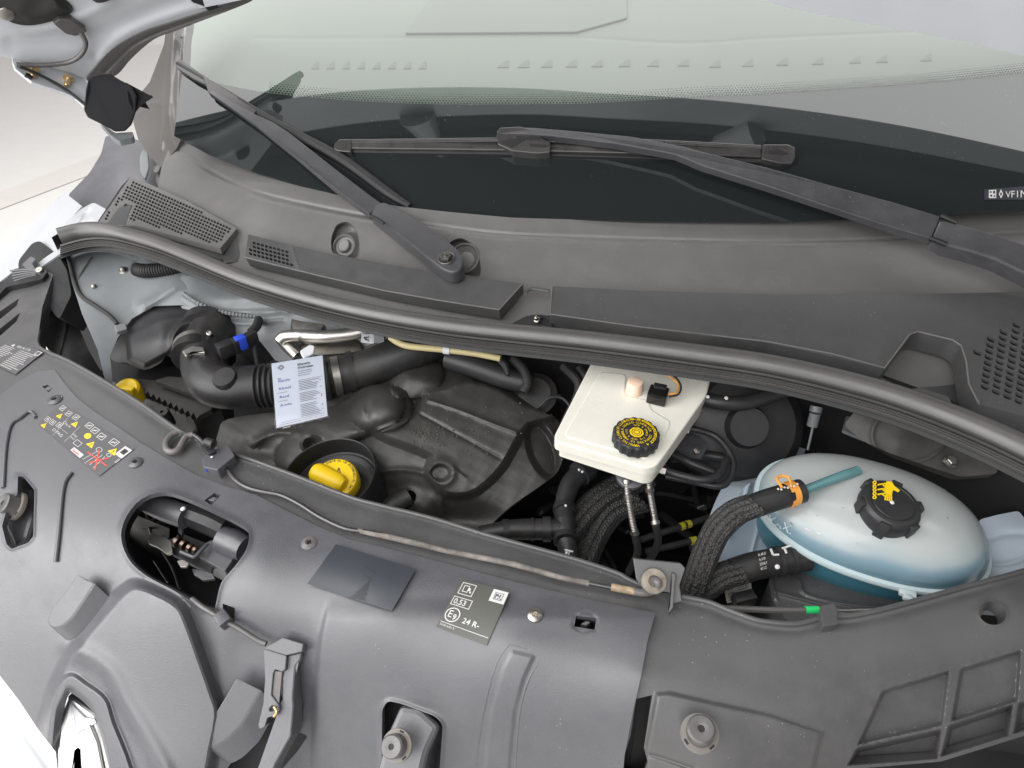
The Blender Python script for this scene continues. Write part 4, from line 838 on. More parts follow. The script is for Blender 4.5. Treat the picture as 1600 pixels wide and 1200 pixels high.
bowlhole = cr([(452, 733), (480, 703), (520, 694), (560, 700), (586, 724), (588, 760), (572, 800), (440, 780)], 3, True)
ov = ell(628, 782, 24, 14, 20, -.45)
out = cr([(655, 572), (700, 562), (735, 582), (790, 606), (840, 640), (872, 656), (881, 700), (872, 736), (846, 758), (800, 790), (762, 826), (720, 880), (560, 840), (440, 790), (345, 715), (342, 672), (356, 655), (410, 646), (470, 640), (515, 622), (560, 598), (610, 578)], 3, True)
mb = MB(); mb.sheet(out, [bowlhole, ov], S_ec, [padc(plat, .030, 15), dome(594, 638, 52, 38, .040), dome(652, 592, 46, 30, .024, -.4), padc(ell(848, 704, 20, 44, 24, -.35), -.024, 12), gauss(735, 815, 50, 28, -.030), gauss(612, 772, 52, 22, -.020), gauss(650, 815, 60, 20, -.015), lobe,
    ridge([(648, 642), (710, 676), (781, 716)], 3.0, -.0035), ridge([(668, 625), (720, 642), (770, 662), (806, 675)], 3.2, .0045),
    padc(boss, -.012, 6), lip(ell(688, 739, 20, 17), 6, .006), ridge([(708, 732), (725, 745)], 3, .003), ridge([(588, 738), (630, 734), (668, 742), (686, 766), (690, 790)], 4.5, .005), 
    lip(ov, 7, .004), ridge([(402, 690), (430, 676), (464, 676)], 6, .008), gauss(405, 705, 35, 14, -.010), gauss(700, 810, 25, 30, -.012), ridge([(640, 590), (690, 600), (730, 590)], 14, .010), gauss(745, 575, 40, 18, -.010), gauss(870, 695, 8, 25, -.006),
    gauss(490, 695, 13, 11, -.030), lip(ell(487, 694, 17, 14), 6, .005), gauss(574, 640, 4, 14, -.006), gauss(560, 676, 14, 6, .005), wear], 3.6, .03, .02); cvr = mb.build('cover', K['cover'], ec)
mb = MB(); mb.lathe(S_ec.v(688, 740, .010), (0, -.35, 1), [(.013, .001), (.009, .002), (.008, -.004), (0, -.02)], 24); mb.build('bolt_sleeve', K['dark'], ec)
mb = MB(); mb.prism(cr([(566, 622), (571, 634), (580, 640), (574, 649), (563, 645), (564, 634)], 3, True), S_ec, .037, .004, .0005); mb.build('tear', K['dark'], ec)
mb = MB(); rr = random.Random(9)
for k in range(110):
    x = rr.gauss(*((668, 16) if k < 45 else (700, 60))); y = rr.gauss(*((678, 8) if k < 45 else (670, 30)))
    if not inside(np.array([x]), np.array([y]), plat)[0]: continue
    c = S_ec.v(x, y, .031); r = rr.uniform(.0004, .0016)
    mb.lathe(c, (rr.uniform(-.4, .4), rr.uniform(-.4, .4), 1), [(r, -.001), (r*.9, r*.7), (0, r)], 5)
tag(mb.build('crumbs', mat('crumb_foam', (.10, .085, .07), .9)), 'scattered crumbs of foam and grit on top of the engine cover', 'debris', kind='stuff')
mb = MB(); mb.tube([(560, 845, .80), (600, 800, .85), (640, 775, .862)], [17, 17, 15], 14); mb.build('inner_duct', K['cover'], ec)
# oil filler bowl and cap
bw = thing('oil_filler_bowl', 'thin walled black bowl around the yellow oil cap', 'bowl', tuple(P(515, 750, .87)))
bc = P(514, 742, .915); bax = Vector((-.12, -.10, 1)).normalized(); RB = M(75, 514, 750, .915)
mb = MB(); mb.lathe(bc, bax, [(RB, -.09), (RB, 0), (RB-.001, .0012), (RB-.0022, 0), (RB-.0028, -.030), (RB-.005, -.032), (RB-.008, -.030), (RB-.012, -.034), (RB-.016, -.036), (.018, -.038), (0, -.038)], 56); mb.build('bowl_wall', K['black'], bw)
cap = thing('yellow_oil_cap', 'bright yellow oil filler cap with a grip bar and an oil can symbol', 'cap', tuple(P(527, 748, .885)))
cc = P(523, 748, .903); cax = Vector((-.05, -.32, 1)).normalized()
mb = MB(); rc = M(36, 523, 748, .903); mb.lathe(cc, cax, [(rc, -.022), (rc, -.003), (rc-.002, 0), (rc-.004, .0004), (0, .0006)], 48); mb.build('disc', K['yellow'], cap)
x_ = (P(541, 762, .903)-P(488, 738, .903)); hx = x_.normalized(); hx = (hx-cax*hx.dot(cax)).normalized(); hy = cax.cross(hx)
mb = MB(); gc = cc+hx*(-.007)-hy*.004
rows = []
for t in np.linspace(-1, 1, 19):
    ww = math.sqrt(max(0, 1-abs(t)**5)); row = []
    for k in range(15):
        a = math.pi*k/14; row.append(gc+hx*(t*.031)+hy*(math.cos(a)*.0155*ww*(1-.1*t))+cax*(math.sin(a)**.8*.017*(ww**.5)-.001))
    rows.append(row)
mb.grid(rows); mb.build('grip', K['yellow'], cap)
SPc = Plane(cc+cax*.0007, cax)
D = Decal([(490, 716), (556, 716), (556, 782), (490, 782)], SPc, .0001, 1); mb = MB()
for k, ch in enumerate('ENGINE OIL USE RECOMMENDED OIL ONLY'):
    a = math.radians(-150+4.6*k)
    vs, fs = text2d(ch)
    if fs:
        u = cc+cax*.0008; rr_ = rc-.0065; pts = []
        for px_, py_ in vs:
            aa = a+px_*.0052/rr_; ra = rr_+py_*.0052; pts.append(u-hx*(-math.cos(aa)*ra)-hy*(math.sin(aa)*ra)*1)
        mb.add(pts, [f[::-1] for f in fs], False)
D.line(mb, (.52, .42), (.60, .22), .02); D.line(mb, (.60, .22), (.66, .46), .02); D.line(mb, (.50, .42), (.68, .46), .02)
mb.build('print', K['ink'], cap)
mb = MB(); c = P(196, 607, .90); mb.lathe(c, (0, -.4, 1), [(M(20, 196, 610, .88), -.03), (M(20, 196, 610, .88), -.004), (M(17, 196, 610, .88), 0), (0, .002)], 24); y2 = mb.build('filler_cap', K['yellow']); tag(y2, 'small yellow cap half hidden behind the left front panel', 'cap')
dbox(MB(), (184, 603), (208, 607), .912, 5, .006).build('grip', K['yellow'], y2)

# ================================================================== brake fluid reservoir
rs = thing('brake_fluid_reservoir', 'cream translucent brake fluid reservoir with a black and yellow cap', 'reservoir', tuple(P(980, 660, .93)))
S_r = Plane(P(980, 660, 1.0), (0, -.06, 1))
topo = rnd([(924, 566), (1112, 586), (1104, 618), (1026, 728), (1010, 731), (868, 690), (866, 680)], [4, 8, 10, 14, 10, 8, 6])
mb = MB(); mb.prism(topo, S_r, 0, .016, .0025); mb.build('lid_shell', K['cream'], rs)
low = rnd([(926, 580), (1106, 594), (1100, 628), (1022, 736), (1008, 738), (873, 694)], [4, 8, 10, 12, 8, 6])
mb = MB(); mb.prism(low, Plane(P(980, 660, 1.0)-Vector((0, 0, .014)), (0, -.06, 1)), 0, .024, .002); mb.build('lower_shell', K['cream'], rs)
mb = MB(); mb.prism(rnd([(938, 580), (980, 584), (976, 618), (1014, 624), (1018, 640), (1050, 658), (1036, 690), (1012, 718), (884, 682), (882, 676)], 8), S_r, .002, .004, .0022); mb.build('raised_field', K['cream'], rs)
mb = MB(); mb.lathe(P(990, 615, 1.0), (0, -.03, 1), [(.0125, 0), (.0115, .020), (.0105, .0235), (.007, .0245), (0, .0245)], 28); mb.build('float_tower', K['pink'], rs)
rc2 = M(35.5, 992, 672, 1.02)
pc = P(992, 690, 1.0); PX = Vector((.02, -.02, 1)).normalized()
mb = MB(); mb.lathe(pc, PX, [(rc2*1.02, .001), (rc2*1.02, .014), (rc2*.985, .0165), (rc2*.93, .0175), (0, .0175)], 96, (16, .022)); cp = mb.build('screw_cap', K['black'], rs)
pt = pc+PX*.0178; mb = MB()
e1 = Vector((1, 0, 0)); e1 = (e1-PX*e1.dot(PX)).normalized(); e2 = PX.cross(e1)
def arc_text(mb, s, r, a0, size, c=pt, E1=e1, E2=e2, sp=.72):
    a = math.radians(a0)
    for ch in s:
        vs, fs = text2d(ch, True); w = sp*size
        if fs:
            pts = []
            for x, y in vs:
                aa = a-(x*size)/r; ra = r+y*size; pts.append(c+E1*(math.cos(aa)*ra)+E2*(math.sin(aa)*ra))
            mb.add(pts, fs, False)
        a -= w/r
arc_text(mb, 'USE ONLY BRAKE FLUID DOT 4   WARNING CLEAN FILLER CAP BEFORE REMOVING', rc2*.76, 132, rc2*.19, sp=.53)
arc_text(mb, 'FROM A SEALED CONTAINER  CONSULTER LE MANUEL', rc2*.57, 215, rc2*.165, sp=.55)
arc_text(mb, 'DOT 4 FMVSS 116 DOT 4 ISO', rc2*.40, 100, rc2*.14, sp=.6)
n6 = 8; mb.add([pt+e1*(math.cos(2*math.pi*(k+.5)/n6)*rc2*.32)+e2*(math.sin(2*math.pi*(k+.5)/n6)*rc2*.32) for k in range(n6)], [tuple(range(n6))], False)
mb.build('print', K['yellow'], cp)
mb = MB()
for a, b in ((.23, .20), (.14, .11)):
    o = []; 
    for r in (a, b): o += [pt+PX*.0003+e1*(math.cos(2*math.pi*k/20)*rc2*r)+e2*(math.sin(2*math.pi*k/20)*rc2*r) for k in range(20)]
    mb.add(o, [(k, (k+1) % 20, 20+(k+1) % 20, 20+k) for k in range(20)], False)
mb.build('symbol', K['ink'], cp)
ps = thing('level_sensor_plug', 'glossy black plug with orange wires on the brake fluid reservoir', 'plug', tuple(P(1030, 612, 1.0)))
dbox(MB(), (1014, 607), (1044, 614), 1.021, 13, .009, .002).build('body', mat('gloss_black', (.01, .01, .01), .12), ps)
dbox(MB(), (1022, 600), (1042, 604), 1.024, 5, .004, .001).build('latch', K['dark'], ps)
mb = MB(); mb.tube([(1044, 616, 1.018), (1056, 614, 1.018), (1060, 604, 1.018), (1056, 596, 1.02), (1044, 586, 1.03)], 1.6, 8); mb.build('wire', K['orange'], ps)
mb = MB(); mb.tube([(1046, 620, 1.016), (1060, 616, 1.016), (1064, 604, 1.018), (1058, 592, 1.02), (1048, 584, 1.03)], 1.6, 8); mb.build('wire', K['black'], ps)
# mount disc, braided lines, brake pipes
bl = thing('brake_master_mount', 'grey disc under the reservoir carrying two braided brake lines', 'brake part', tuple(P(990, 745, .94)))
mb = MB(); mb.lathe(P(986, 742, .952), (0, -.25, 1), [(M(23, 986, 742, .95), -.006), (M(23, 986, 742, .95), 0), (M(21, 986, 742, .95), .001), (0, .001)], 28); mb.build('disc', K['panel'], bl)
for p in ([(979, 752, .95), (981, 775, .935), (988, 815, .905), (992, 834, .89)], [(1013, 744, .95), (1015, 765, .94), (1021, 800, .91), (1024, 818, .90)]):
    hs = MB(); hs.tube([p[0], p[1], p[2], p[3]], 5.4, 14, 6, corr=(.0022, .10)); o = hs.build('braided_line', K['steel'], bl)
    for t in (0, 1, 2.9):
        a = np.array(p[int(t)]); b = np.array(p[min(3, int(t)+1)]); q = a*(1-(t % 1))+b*(t % 1); d = (b-a) if t < 2.5 else (b-a); d = d/np.hypot(d[0], d[1])*5
        f = MB(); f.tube([P(*(q-d*.6)), P(*(q+d*.6))], M(7.2, *q), 16); f.build('ferrule', K['steel'], o)
    f = MB(); q = p[3]; f.tube([q, (q[0]+4, q[1]+30, q[2]-.05), (q[0]-10, q[1]+60, q[2]-.1)], 6, 10); f.build('rubber_tail', K['rubber2'], o)
pp = thing('brake_pipes', 'looped black brake pipes to the right of the reservoir', 'pipes', tuple(P(1090, 720, .9)))
for p, r in (([(1070, 670, .95), (1090, 672, .95), (1118, 682, .945), (1138, 704, .94), (1146, 728, .935), (1138, 752, .93), (1122, 760, .93), (1080, 752, .93), (1040, 744, .93)], 5), ([(1036, 733, .94), (1060, 742, .94), (1100, 750, .94), (1122, 742, .94), (1134, 722, .94), (1138, 718, .935)], 6.5), ([(1050, 708, .93), (1080, 724, .93), (1115, 738, .925)], 7), ([(1050, 716, .91), (1100, 712, .91), (1130, 716, .91)], 8)):
    mb = MB(); mb.tube(p, r, 12, 6); mb.build('pipe', K['black'], pp)
for x, y, z in ((1036, 734, .94), (1073, 670, .95)):
    mb = MB(); mb.tube([P(x-6, y-2, z), P(x+5, y+1, z)], M(9, x, y, z), 6); mb.build('union_nut', K['steel'], pp)
mb = MB(); mb.sheet(rnd([(1052, 682), (1080, 650), (1094, 682), (1108, 696), (1098, 710), (1080, 708), (1060, 700)], 5), [], flat(.93), [gauss(1088, 700, 8, 5, .004)], 4, .01); mb.build('bracket', K['panel'], pp)
mb = MB(); mb.lathe(P(1088, 706, .935), (0, -.4, 1), [(.005, 0), (.005, .005), (0, .006)], 6); mb.build('bolt', K['steel'], pp)
# brake booster and vacuum hose
bb = thing('brake_booster', 'big round black brake booster in shadow behind the reservoir', 'brake booster', tuple(P(1160, 650, .85)))
mb = MB(); R_ = M(95, 1160, 640, .93); mb.lathe(P(1155, 665, .92), (0, -.75, .65), [(0, .05), (R_*.3, .05), (R_*.35, .035), (R_*.8, .03), (R_, .01), (R_*1.02, -.02), (R_, -.10)], 40); mb.build('drum', K['black'], bb)
mb = MB(); mb.tube([(1085, 618, .985), (1120, 628, .985), (1160, 630, .985), (1200, 620, .99), (1245, 604, 1.0), (1300, 590, 1.0)], 11.5, 16, 6); vh = mb.build('vacuum_hose', K['hose']); tag(vh, 'thick black vacuum hose with white paint dots right of the reservoir', 'hose')
for x, y in ((1106, 620), (1135, 622)):
    mb = MB(); mb.lathe(P(x, y, 1.0), (0, -.4, 1), [(.003, 0), (.002, .0012), (0, .0014)], 8); mb.build('paint_dot', K['print'], vh)
# parts behind the engine cover
mb = MB(); mb.lathe(P(835, 615, .93), (-.2, -.6, 1), [(.032, -.10), (.032, -.02), (.036, -.018), (.036, -.004), (.028, 0), (.026, .002), (0, .002)], 32); tag(mb.build('turbo_hose_end', K['hose']), 'round black hose end behind the engine cover', 'hose')
mb = MB(); mb.tube([(800, 560, .985), (818, 578, .975), (824, 598, .965), (818, 612, .955)], 8, 12, 6, corr=(.0032, .12)); tag(mb.build('corrugated_sleeve', K['rubber2']), 'short ribbed black sleeve curving down just behind the engine cover', 'cable sleeve')
mb = MB(); mb.tube([(842, 636, .93), (858, 622, .94), (878, 622, .94), (896, 640, .93)], 2.2, 8); tag(mb.build('wire_loop', K['black']), 'thin black wire loop between engine cover and reservoir', 'cable')
for k, (a, b) in enumerate((((880, 572), (905, 605)), ((905, 575), (915, 600)))):
    mb = MB(); mb.tube([(a[0], a[1], .96), (b[0], b[1], .95), (b[0]-25, b[1]+60, .90)], 7, 10); tag(mb.build('brake_cable', K['rubber2']), ['black cable left of the reservoir, the one nearer the engine cover', 'black cable hugging the left edge of the reservoir'][k], 'cable')
mb = MB(); mb.tube([(700, 560, .965), (740, 572, .965), (790, 590, .955), (830, 600, .95)], [16, 18, 18, 16], 14); tag(mb.build('rear_duct', K['black']), 'black duct in shadow between the rubber seal and the engine cover', 'duct')
mb = MB(); mb.sheet(rnd([(845, 575), (880, 560), (890, 600), (870, 625), (850, 615)], 4), [], flat(.87), [], 6, .01); tag(mb.build('bulkhead_patch', K['inner']), 'pale patch of bulkhead glimpsed behind the reservoir', 'body panel')
# coolant hoses
ch = thing('coolant_hose_junction', 'black coolant hose junction between engine cover and braided lines', 'hose', tuple(P(880, 800, .85)))
for nm, p, r in (('upper_hose', [(928, 722, .89), (910, 738, .885), (892, 756, .88), (882, 785, .872), (882, 815, .866)], [15, 16, 16, 15, 16]), ('lower_hose', [(882, 815, .866), (884, 840, .86), (890, 880, .84)], [17, 16, 15]), ('side_hose', [(750, 836, .85), (800, 828, .86), (845, 827, .862), (878, 826, .864)], [14, 16, 17, 15])):
    mb = MB(); mb.tube(p, r, 20, 6); mb.build(nm, K['hose'], ch)
for (a, b, z, r) in (((905, 741), (917, 731), .887, 20), ((882, 792), (882, 800), .87, 18), ((882, 838), (883, 846), .862, 18.5), ((848, 827), (860, 827), .863, 20), ((786, 830), (796, 829), .858, 18), ((830, 827), (834, 827), .862, 18.5)):
    mb = MB(); mb.tube([P(*a, z), P(*b, z)], M(r, *a, z), 22); mb.build('clamp_ring', K['black'], ch)
for x, y, z in ((884, 790, .895), (905, 734, .912), (910, 737, .912)):
    mb = MB(); mb.lathe(P(x, y, z), (0, -.5, 1), [(.002, 0), (.001, .001), (0, .001)], 8); mb.build('paint_dot', K['print'], ch)
mb = MB(); D = Decal([(883, 857), (896, 860), (893, 868), (880, 864)], flat(.885), 0); D.rect(mb, 0, .1, 1, .4); D.rect(mb, .2, .5, .5, 1); D.rect(mb, .6, .5, .7, 1); mb.build('print', K['print'], ch)
for k, p in enumerate(([(1010, 742, .86), (960, 765, .855), (925, 790, .85), (890, 830, .84)], [(1000, 782, .85), (960, 795, .845), (935, 825, .835), (915, 870, .82), (905, 910, .80)])):
    o = MB(); A = [np.array(P(*q)) for q in p]
    for j in range(7):
        a = 2*math.pi*j/7; dx, dz = 14*math.cos(a), .011*math.sin(a)
        o.tube([(q[0]+dx*.75, q[1]+dx*.75, q[2]+dz) for q in p], 8.6, 8, 6)
    tag(o.build('sheathed_hose', K['braid']), ['black textile sheathed hose, the upper one beside the coolant junction', 'black textile sheathed hose, the lower one curving down to the front edge'][k], 'hose', 'sheathed hoses')
for k, (x, y, z) in enumerate(((1072, 817, .80), (1080, 836, .80))):
    mb = MB(); mb.tube([P(x-70, y+26, z), P(x+40, y-10*(1-k), z)], .005, 10); o = mb.build('marked_cable', K['rubber2']); tag(o, ['dark cable low in the bay with two yellow rings', 'dark cable low in the bay with one yellow band'][k], 'cable')
    for dx in ((-6, 4) if k == 0 else (2,)):
        m2 = MB(); t = (x+dx-(x-70))/110; yy = (y+26)+t*(-10*(1-k)-26); m2.tube([P(x+dx-3, yy+1, z), P(x+dx+(3 if k == 0 else 6), yy-1, z)], .0062, 10); m2.build('yellow_ring', mat('dull_yellow', (.45, .42, .03), .5), o)

# ================================================================== coolant expansion tank
tk = thing('coolant_tank', 'oval translucent coolant tank half full of blue coolant', 'coolant tank', (.480, .632, .84))
tc = Vector((.482, .645, .917)); ta = math.radians(-19)
tx = Vector((math.cos(ta), math.sin(ta), 0)); ty = Vector((-math.sin(ta), math.cos(ta), 0)); tz = Vector((.06, -.08, 1)).normalized()
tx = (tx-tz*tx.dot(tz)).normalized(); ty = tz.cross(tx)
TA, TB, TH = .148, .092, .062
def tring(sa, sb, h, n=72, e=2.25):
    o = []
    for k in range(n):
        t = 2*math.pi*k/n; c, s_ = math.cos(t), math.sin(t)
        o.append(tc+tx*(sa*math.copysign(abs(c)**(2/e), c))+ty*(sb*math.copysign(abs(s_)**(2/e), s_))+tz*h)
    return o
def tprof(sc, a0, a1, n, hs, base=0): return [tring(TA*sc*math.cos(a)**.8, TB*sc*math.cos(a)**.8, base+hs*math.sin(a)) for a in np.linspace(a0, a1, n)]
mb = MB(); mb.grid(tprof(1, 0, math.pi/2*.995, 16, TH), True); mb.build('upper_shell', K['tank'], tk)
mb = MB(); mb.grid([tring(TA*1.0, TB*1.0, .004), tring(TA+.005, TB+.005, .003), tring(TA+.006, TB+.006, 0), tring(TA+.006, TB+.006, -.003), tring(TA+.005, TB+.005, -.005), tring(TA, TB, -.005)], True); mb.build('welded_seam', mat('seam_plastic', (.50, .60, .62), .3, sss=.2, var=.04), tk)
mb = MB(); mb.grid([tring(TA, TB, 0)]+[tring(TA*f, TB*f, h) for f, h in ((.985, -.006), (.96, -.03), (.90, -.06), (.78, -.075), (.3, -.08), (.01, -.08))], True); mb.build('lower_shell', K['coolant'], tk)
# the coolant inside, with a level surface
mb = MB(); mb.grid([tring(TA*.965, TB*.965, -.004), tring(TA*.955, TB*.955, .012), tring(TA*.92, TB*.92, .024), tring(TA*.85, TB*.85, .026), tring(.001, .001, .026)], True); mb.build('coolant', mat('coolant_fluid', (.16, .34, .46), .2, var=.05), tk)
mb = MB()
fp = tring(TA+.004, TB+.004, -.001)
i0 = 72*3//4+3; q = fp[i0-2:i0+3]; mid = q[2]; outd = (-ty).normalized()
mb.box(mid+outd*.004, tx*.010, outd*.005, tz*.003, .001); mb.box(mid+outd*.010, tx*.0055, outd*.004, tz*.003, .001); mb.build('seam_tab', K['pocket'] and mat('tab_plastic', (.55, .62, .63), .3, var=.03), tk)
kc = P(1376, 808, .957); kax = Vector((.10, -.12, 1)).normalized()
rk = M(47, 1379, 765, .985)
mb = MB(); mb.lathe(kc, kax, [(rk*.80, -.012), (rk*.96, .0), (rk*.97, .027), (rk*.92, .031), (rk*.86, .0332), (rk*.74, .0338), (rk*.72, .0328), (rk*.68, .0328), (rk*.66, .0345), (rk*.2, .0352), (0, .0352)], 60); cp2 = mb.build('cap', K['black'], tk)
k1 = tx; k1 = (k1-kax*k1.dot(kax)).normalized(); k2 = kax.cross(k1)
for k in range(6):
    a = math.radians(18+60*k); d = k1*math.cos(a)+k2*math.sin(a); e = kax.cross(d)
    mb = MB(); mb.box(kc+d*rk*.97+kax*.0155, d*rk*.085, e*rk*.17, kax*.0165, .0022); mb.build('grip_lug', K['black'], cp2)
# hand pictogram on the cap
SK = Plane(kc+kax*.0354, kax); D = Decal([(1362, 748), (1407, 748), (1407, 786), (1362, 786)], SK, .0, 1.15); mb = MB()
D.poly(mb, [(.52, .10), (.70, .12), (.78, .28), (.98, .48), (.92, .56), (.74, .46), (.70, .68), (.52, .72), (.44, .52), (.46, .28)])
for k in range(4): D.line(mb, (.50+.06*k, .66), (.46+.075*k, .92-.02*abs(k-2)), .065)
for k in range(3):
    v = .22+.2*k; D.line(mb, (.20, v+.03), (.50, v-.03), .06); D.line(mb, (.36, v), (.46, v+.10), .06)
for k in range(5): D.ring(mb, (.10, .16+.15*k), .085, .055, 10)
mb.build('pictogram', K['yellow'], cp2)
mb = MB(); mb.lathe(Vector(SK.at(1394., 785.)), kax, [(.003, 0), (.002, .0012), (0, .0014)], 12); mb.build('paint_dot', K['print'], cp2)
# moulded writing and line on the shell
def tank_at(px, py):
    """first hit of the view ray with the upper shell"""
    o = Vector(CP); d = Vector(ray(px, py)); f = None
    for i in range(400):
        p = o+d*(.6+.6*i/400); q = p-tc; a, b, h = q.dot(tx)/TA, q.dot(ty)/TB, q.dot(tz)/TH
        if h < 1 and h > 0:
            r = (abs(a)**2.25+abs(b)**2.25)**(1/2.25)
            if r < max(0, math.cos(math.asin(h)))**.8: return p
        elif h <= 0: return p
    return p
class TankS(Surf):
    def __init__(s): pass
    def at(s, px, py, h=0):
        px = np.ravel(px); py = np.ravel(py); h = np.broadcast_to(h, px.shape)
        return np.array([np.array(tank_at(a, b)-Vector(ray(a, b)).normalized()*float(c)) for a, b, c in zip(px, py, h)])
TS = TankS()
D = Decal([(1203, 797), (1245, 816), (1234, 838), (1198, 818)], TS, .0005, 1.6); mb = MB(); D.text(mb, 'MAXI', .0, .85, .80, sx=.85, bold=True); mb.build('level_mark', mat('mark', (.55, .62, .63), .4), tk)
mb = MB(); D = Decal([(1258, 822), (1282, 832), (1280, 837), (1258, 827)], TS, .0005, 3); D.rect(mb, 0, .2, 1, .8); mb.build('level_line', K['print'], tk)
mb = MB(); rr = random.Random(11)
for k in range(46):
    x, y = rr.uniform(1215, 1530), rr.uniform(712, 850)
    if (x-1379)**2+(y-775)**2 < 58**2: continue
    if not ((x-1370)/165)**2+((y-790)/80)**2 < 1: continue
    c = tank_at(x, y); r = rr.choice((.0006, .0008, .0012, .0016)); mb.lathe(c, (0, -.3, 1), [(r*1.6, -.0004), (r*1.3, .0006), (0, .0009)], 8)
tag(mb.build('water_drops', K['pocket'], tk), kind='stuff')
# teal nipple, clamp, hoses
def tnk(x, y, h): return Vector(TS.at(x, y, h)[0])
DZ = max(0, float((tnk(1262, 766, .024)-P(1262, 766, .962)).z))
print('nipple', [tuple(round(c, 3) for c in tnk(x, y, 0)) for x, y in ((1338, 737), (1262, 766), (1225, 775))], DZ)
mb = MB(); mb.tube([tnk(1340, 736, .003), tnk(1318, 743, .008), tnk(1290, 753, .014), P(1262, 764, .962+DZ), P(1246, 770, .96+DZ)], [.007, .0066, .006, .006, .007], 16, 6); mb.build('nipple', K['tealg'], tk)
rh = thing('return_hose', 'black hose with an orange clamp and textile sheath joining the coolant tank', 'hose', tuple(P(1140, 850, .9)))
mb = MB(); mb.tube([(1252, 767, .961+DZ), (1225, 775, .96+DZ), (1190, 786, .955+DZ), (1165, 796, .95+DZ)], [19, 19, 19, 18], 24, 6); mb.build('hose', K['hose'], rh)
mb = MB(); base_p = [(1182, 788, .955+DZ), (1150, 800, .948+DZ*.8), (1122, 826, .938+DZ*.4), (1104, 862, .92), (1090, 900, .90), (1078, 940, .875)]
for j in range(9):
    a = 2*math.pi*j/9; mb.tube([(x+15*math.cos(a)*.8, y+15*math.cos(a)*.65, z+.0105*math.sin(a)) for x, y, z in base_p], 7.6, 8, 6)
mb.build('textile_sheath', K['braid'], rh)
mb = MB(); mb.tube([P(1228, 774, .96+DZ), P(1241, 770.5, .96+DZ)], M(20.3, 1235, 772, .96+DZ), 28); cl = mb.build('spring_clamp', K['orange'], rh)
for pts in ([(1222, 762), (1214, 748), (1222, 744), (1232, 746), (1236, 756)],):
    mb = MB(); mb.tube([(x, y, .985+DZ) for x, y in pts], 2.2, 8); mb.build('clamp_ear', K['orange'], cl)
mb = MB(); mb.prism(rnd([(1235, 770), (1243, 768), (1245, 780), (1237, 783)], 2), flat(.982+DZ), 0, .002, .0005); mb.build('clamp_window', K['dark'], cl)
mb = MB()
for k in range(7): 
    x = 1216+k*5; mb.lathe(P(x, 764-k*1.3+(k % 2)*2, .981+DZ), (0, -.4, 1), [(.0016, 0), (.001, .0008), (0, .001)], 6)
tag(mb.build('paint_dots', K['print'], rh), kind='stuff')
lh = thing('lower_tank_hose', 'thick black hose with white lettering entering the lower side of the coolant tank', 'hose', tuple(P(1150, 890, .88)))
mb = MB(); mb.tube([(1262, 872, .90), (1225, 876, .90), (1180, 884, .90), (1145, 895, .895)], [20, 21, 22, 22], 24, 6); mb.build('hose', K['hose'], lh)
mb = MB()
for j in range(9):
    a = 2*math.pi*j/9; mb.tube([(x+15*math.cos(a)*.5, y+17*math.cos(a)*.8, z+.013*math.sin(a)) for x, y, z in [(1160, 890, .897), (1125, 902, .89), (1095, 925, .875), (1080, 950, .86)]], 7.5, 8, 6)
mb.build('textile_sheath', K['braid'], lh)
D = Decal([(1182, 862), (1205, 856), (1210, 886), (1188, 892)], flat(.925), 0, .8); mb = MB()
for k, t in enumerate(('06 48 05', '4x KOI', 'ZONLY', '60 3 Z')): D.text(mb, t, .05, .25+.24*k, .2, sx=.62)
mb.build('print', K['print'], lh)
for (a, b, r) in (((1212, 878), (1219, 877), 24), ((1232, 875), (1238, 874), 24)):
    mb = MB(); mb.tube([P(*a, .90), P(*b, .90)], M(r, *a, .90), 26); mb.build('hose_clamp', K['black'], lh)
mb = MB(); D = Decal([(1198, 856), (1236, 850), (1240, 872), (1202, 878)], flat(.928), 0, 1.5); D.line(mb, (.15, .1), (.2, .55), .14); D.line(mb, (.2, .55), (.45, .6), .14); D.line(mb, (.6, .2), (1., .1), .14); D.line(mb, (.7, .2), (.75, .6), .14); mb.build('arrow_print', K['print'], lh)
mb = MB(); mb.lathe(P(1214, 886, .93), (0, -.4, 1), [(.003, 0), (.003, .002), (0, .003)], 8); mb.build('paint_dot', K['print'], lh)
# pale blue washer bottle either side of the tank
wb = thing('washer_bottle', 'pale blue plastic washer bottle showing on both sides of the coolant tank', 'washer bottle', tuple(P(1250, 820, .82)))
mb = MB(); mb.sheet(rnd([(1118, 890), (1136, 820), (1160, 762), (1180, 750), (1240, 730), (1260, 850), (1190, 862)], 4), [], Surf([(1118, 885, .86), (1136, 820, .865), (1165, 758, .89), (1240, 740, .88), (1250, 850, .85), (1180, 820, .84)]), [ridge([(1140, 840), (1160, 790), (1172, 756)], 4, .006), ridge([(1176, 860), (1190, 800), (1186, 756)], 3, .004)], 5, .04); mb.build('left_shoulder', K['tray'], wb)
mb = MB(); mb.sheet(rnd([(1180, 722), (1225, 680), (1260, 700), (1230, 760), (1165, 755), (1140, 745)], 4), [], flat(.84), [], 6, .01); mb.build('filler_flange', K['tray'], wb)
mb = MB(); mb.sheet(rnd([(1530, 812), (1560, 804), (1592, 798), (1602, 812), (1700, 830), (1700, 960), (1500, 930)], 6), [], Surf([(1530, 812, .90), (1600, 798, .90), (1700, 830, .89), (1700, 960, .87), (1520, 930, .87), (1600, 870, .895)]), [ridge([(1545, 842), (1575, 834), (1620, 836)], 5, -.006), ridge([(1545, 882), (1580, 880), (1620, 866)], 4, .005)], 5, .06); mb.build('right_shoulder', K['tray'], wb)
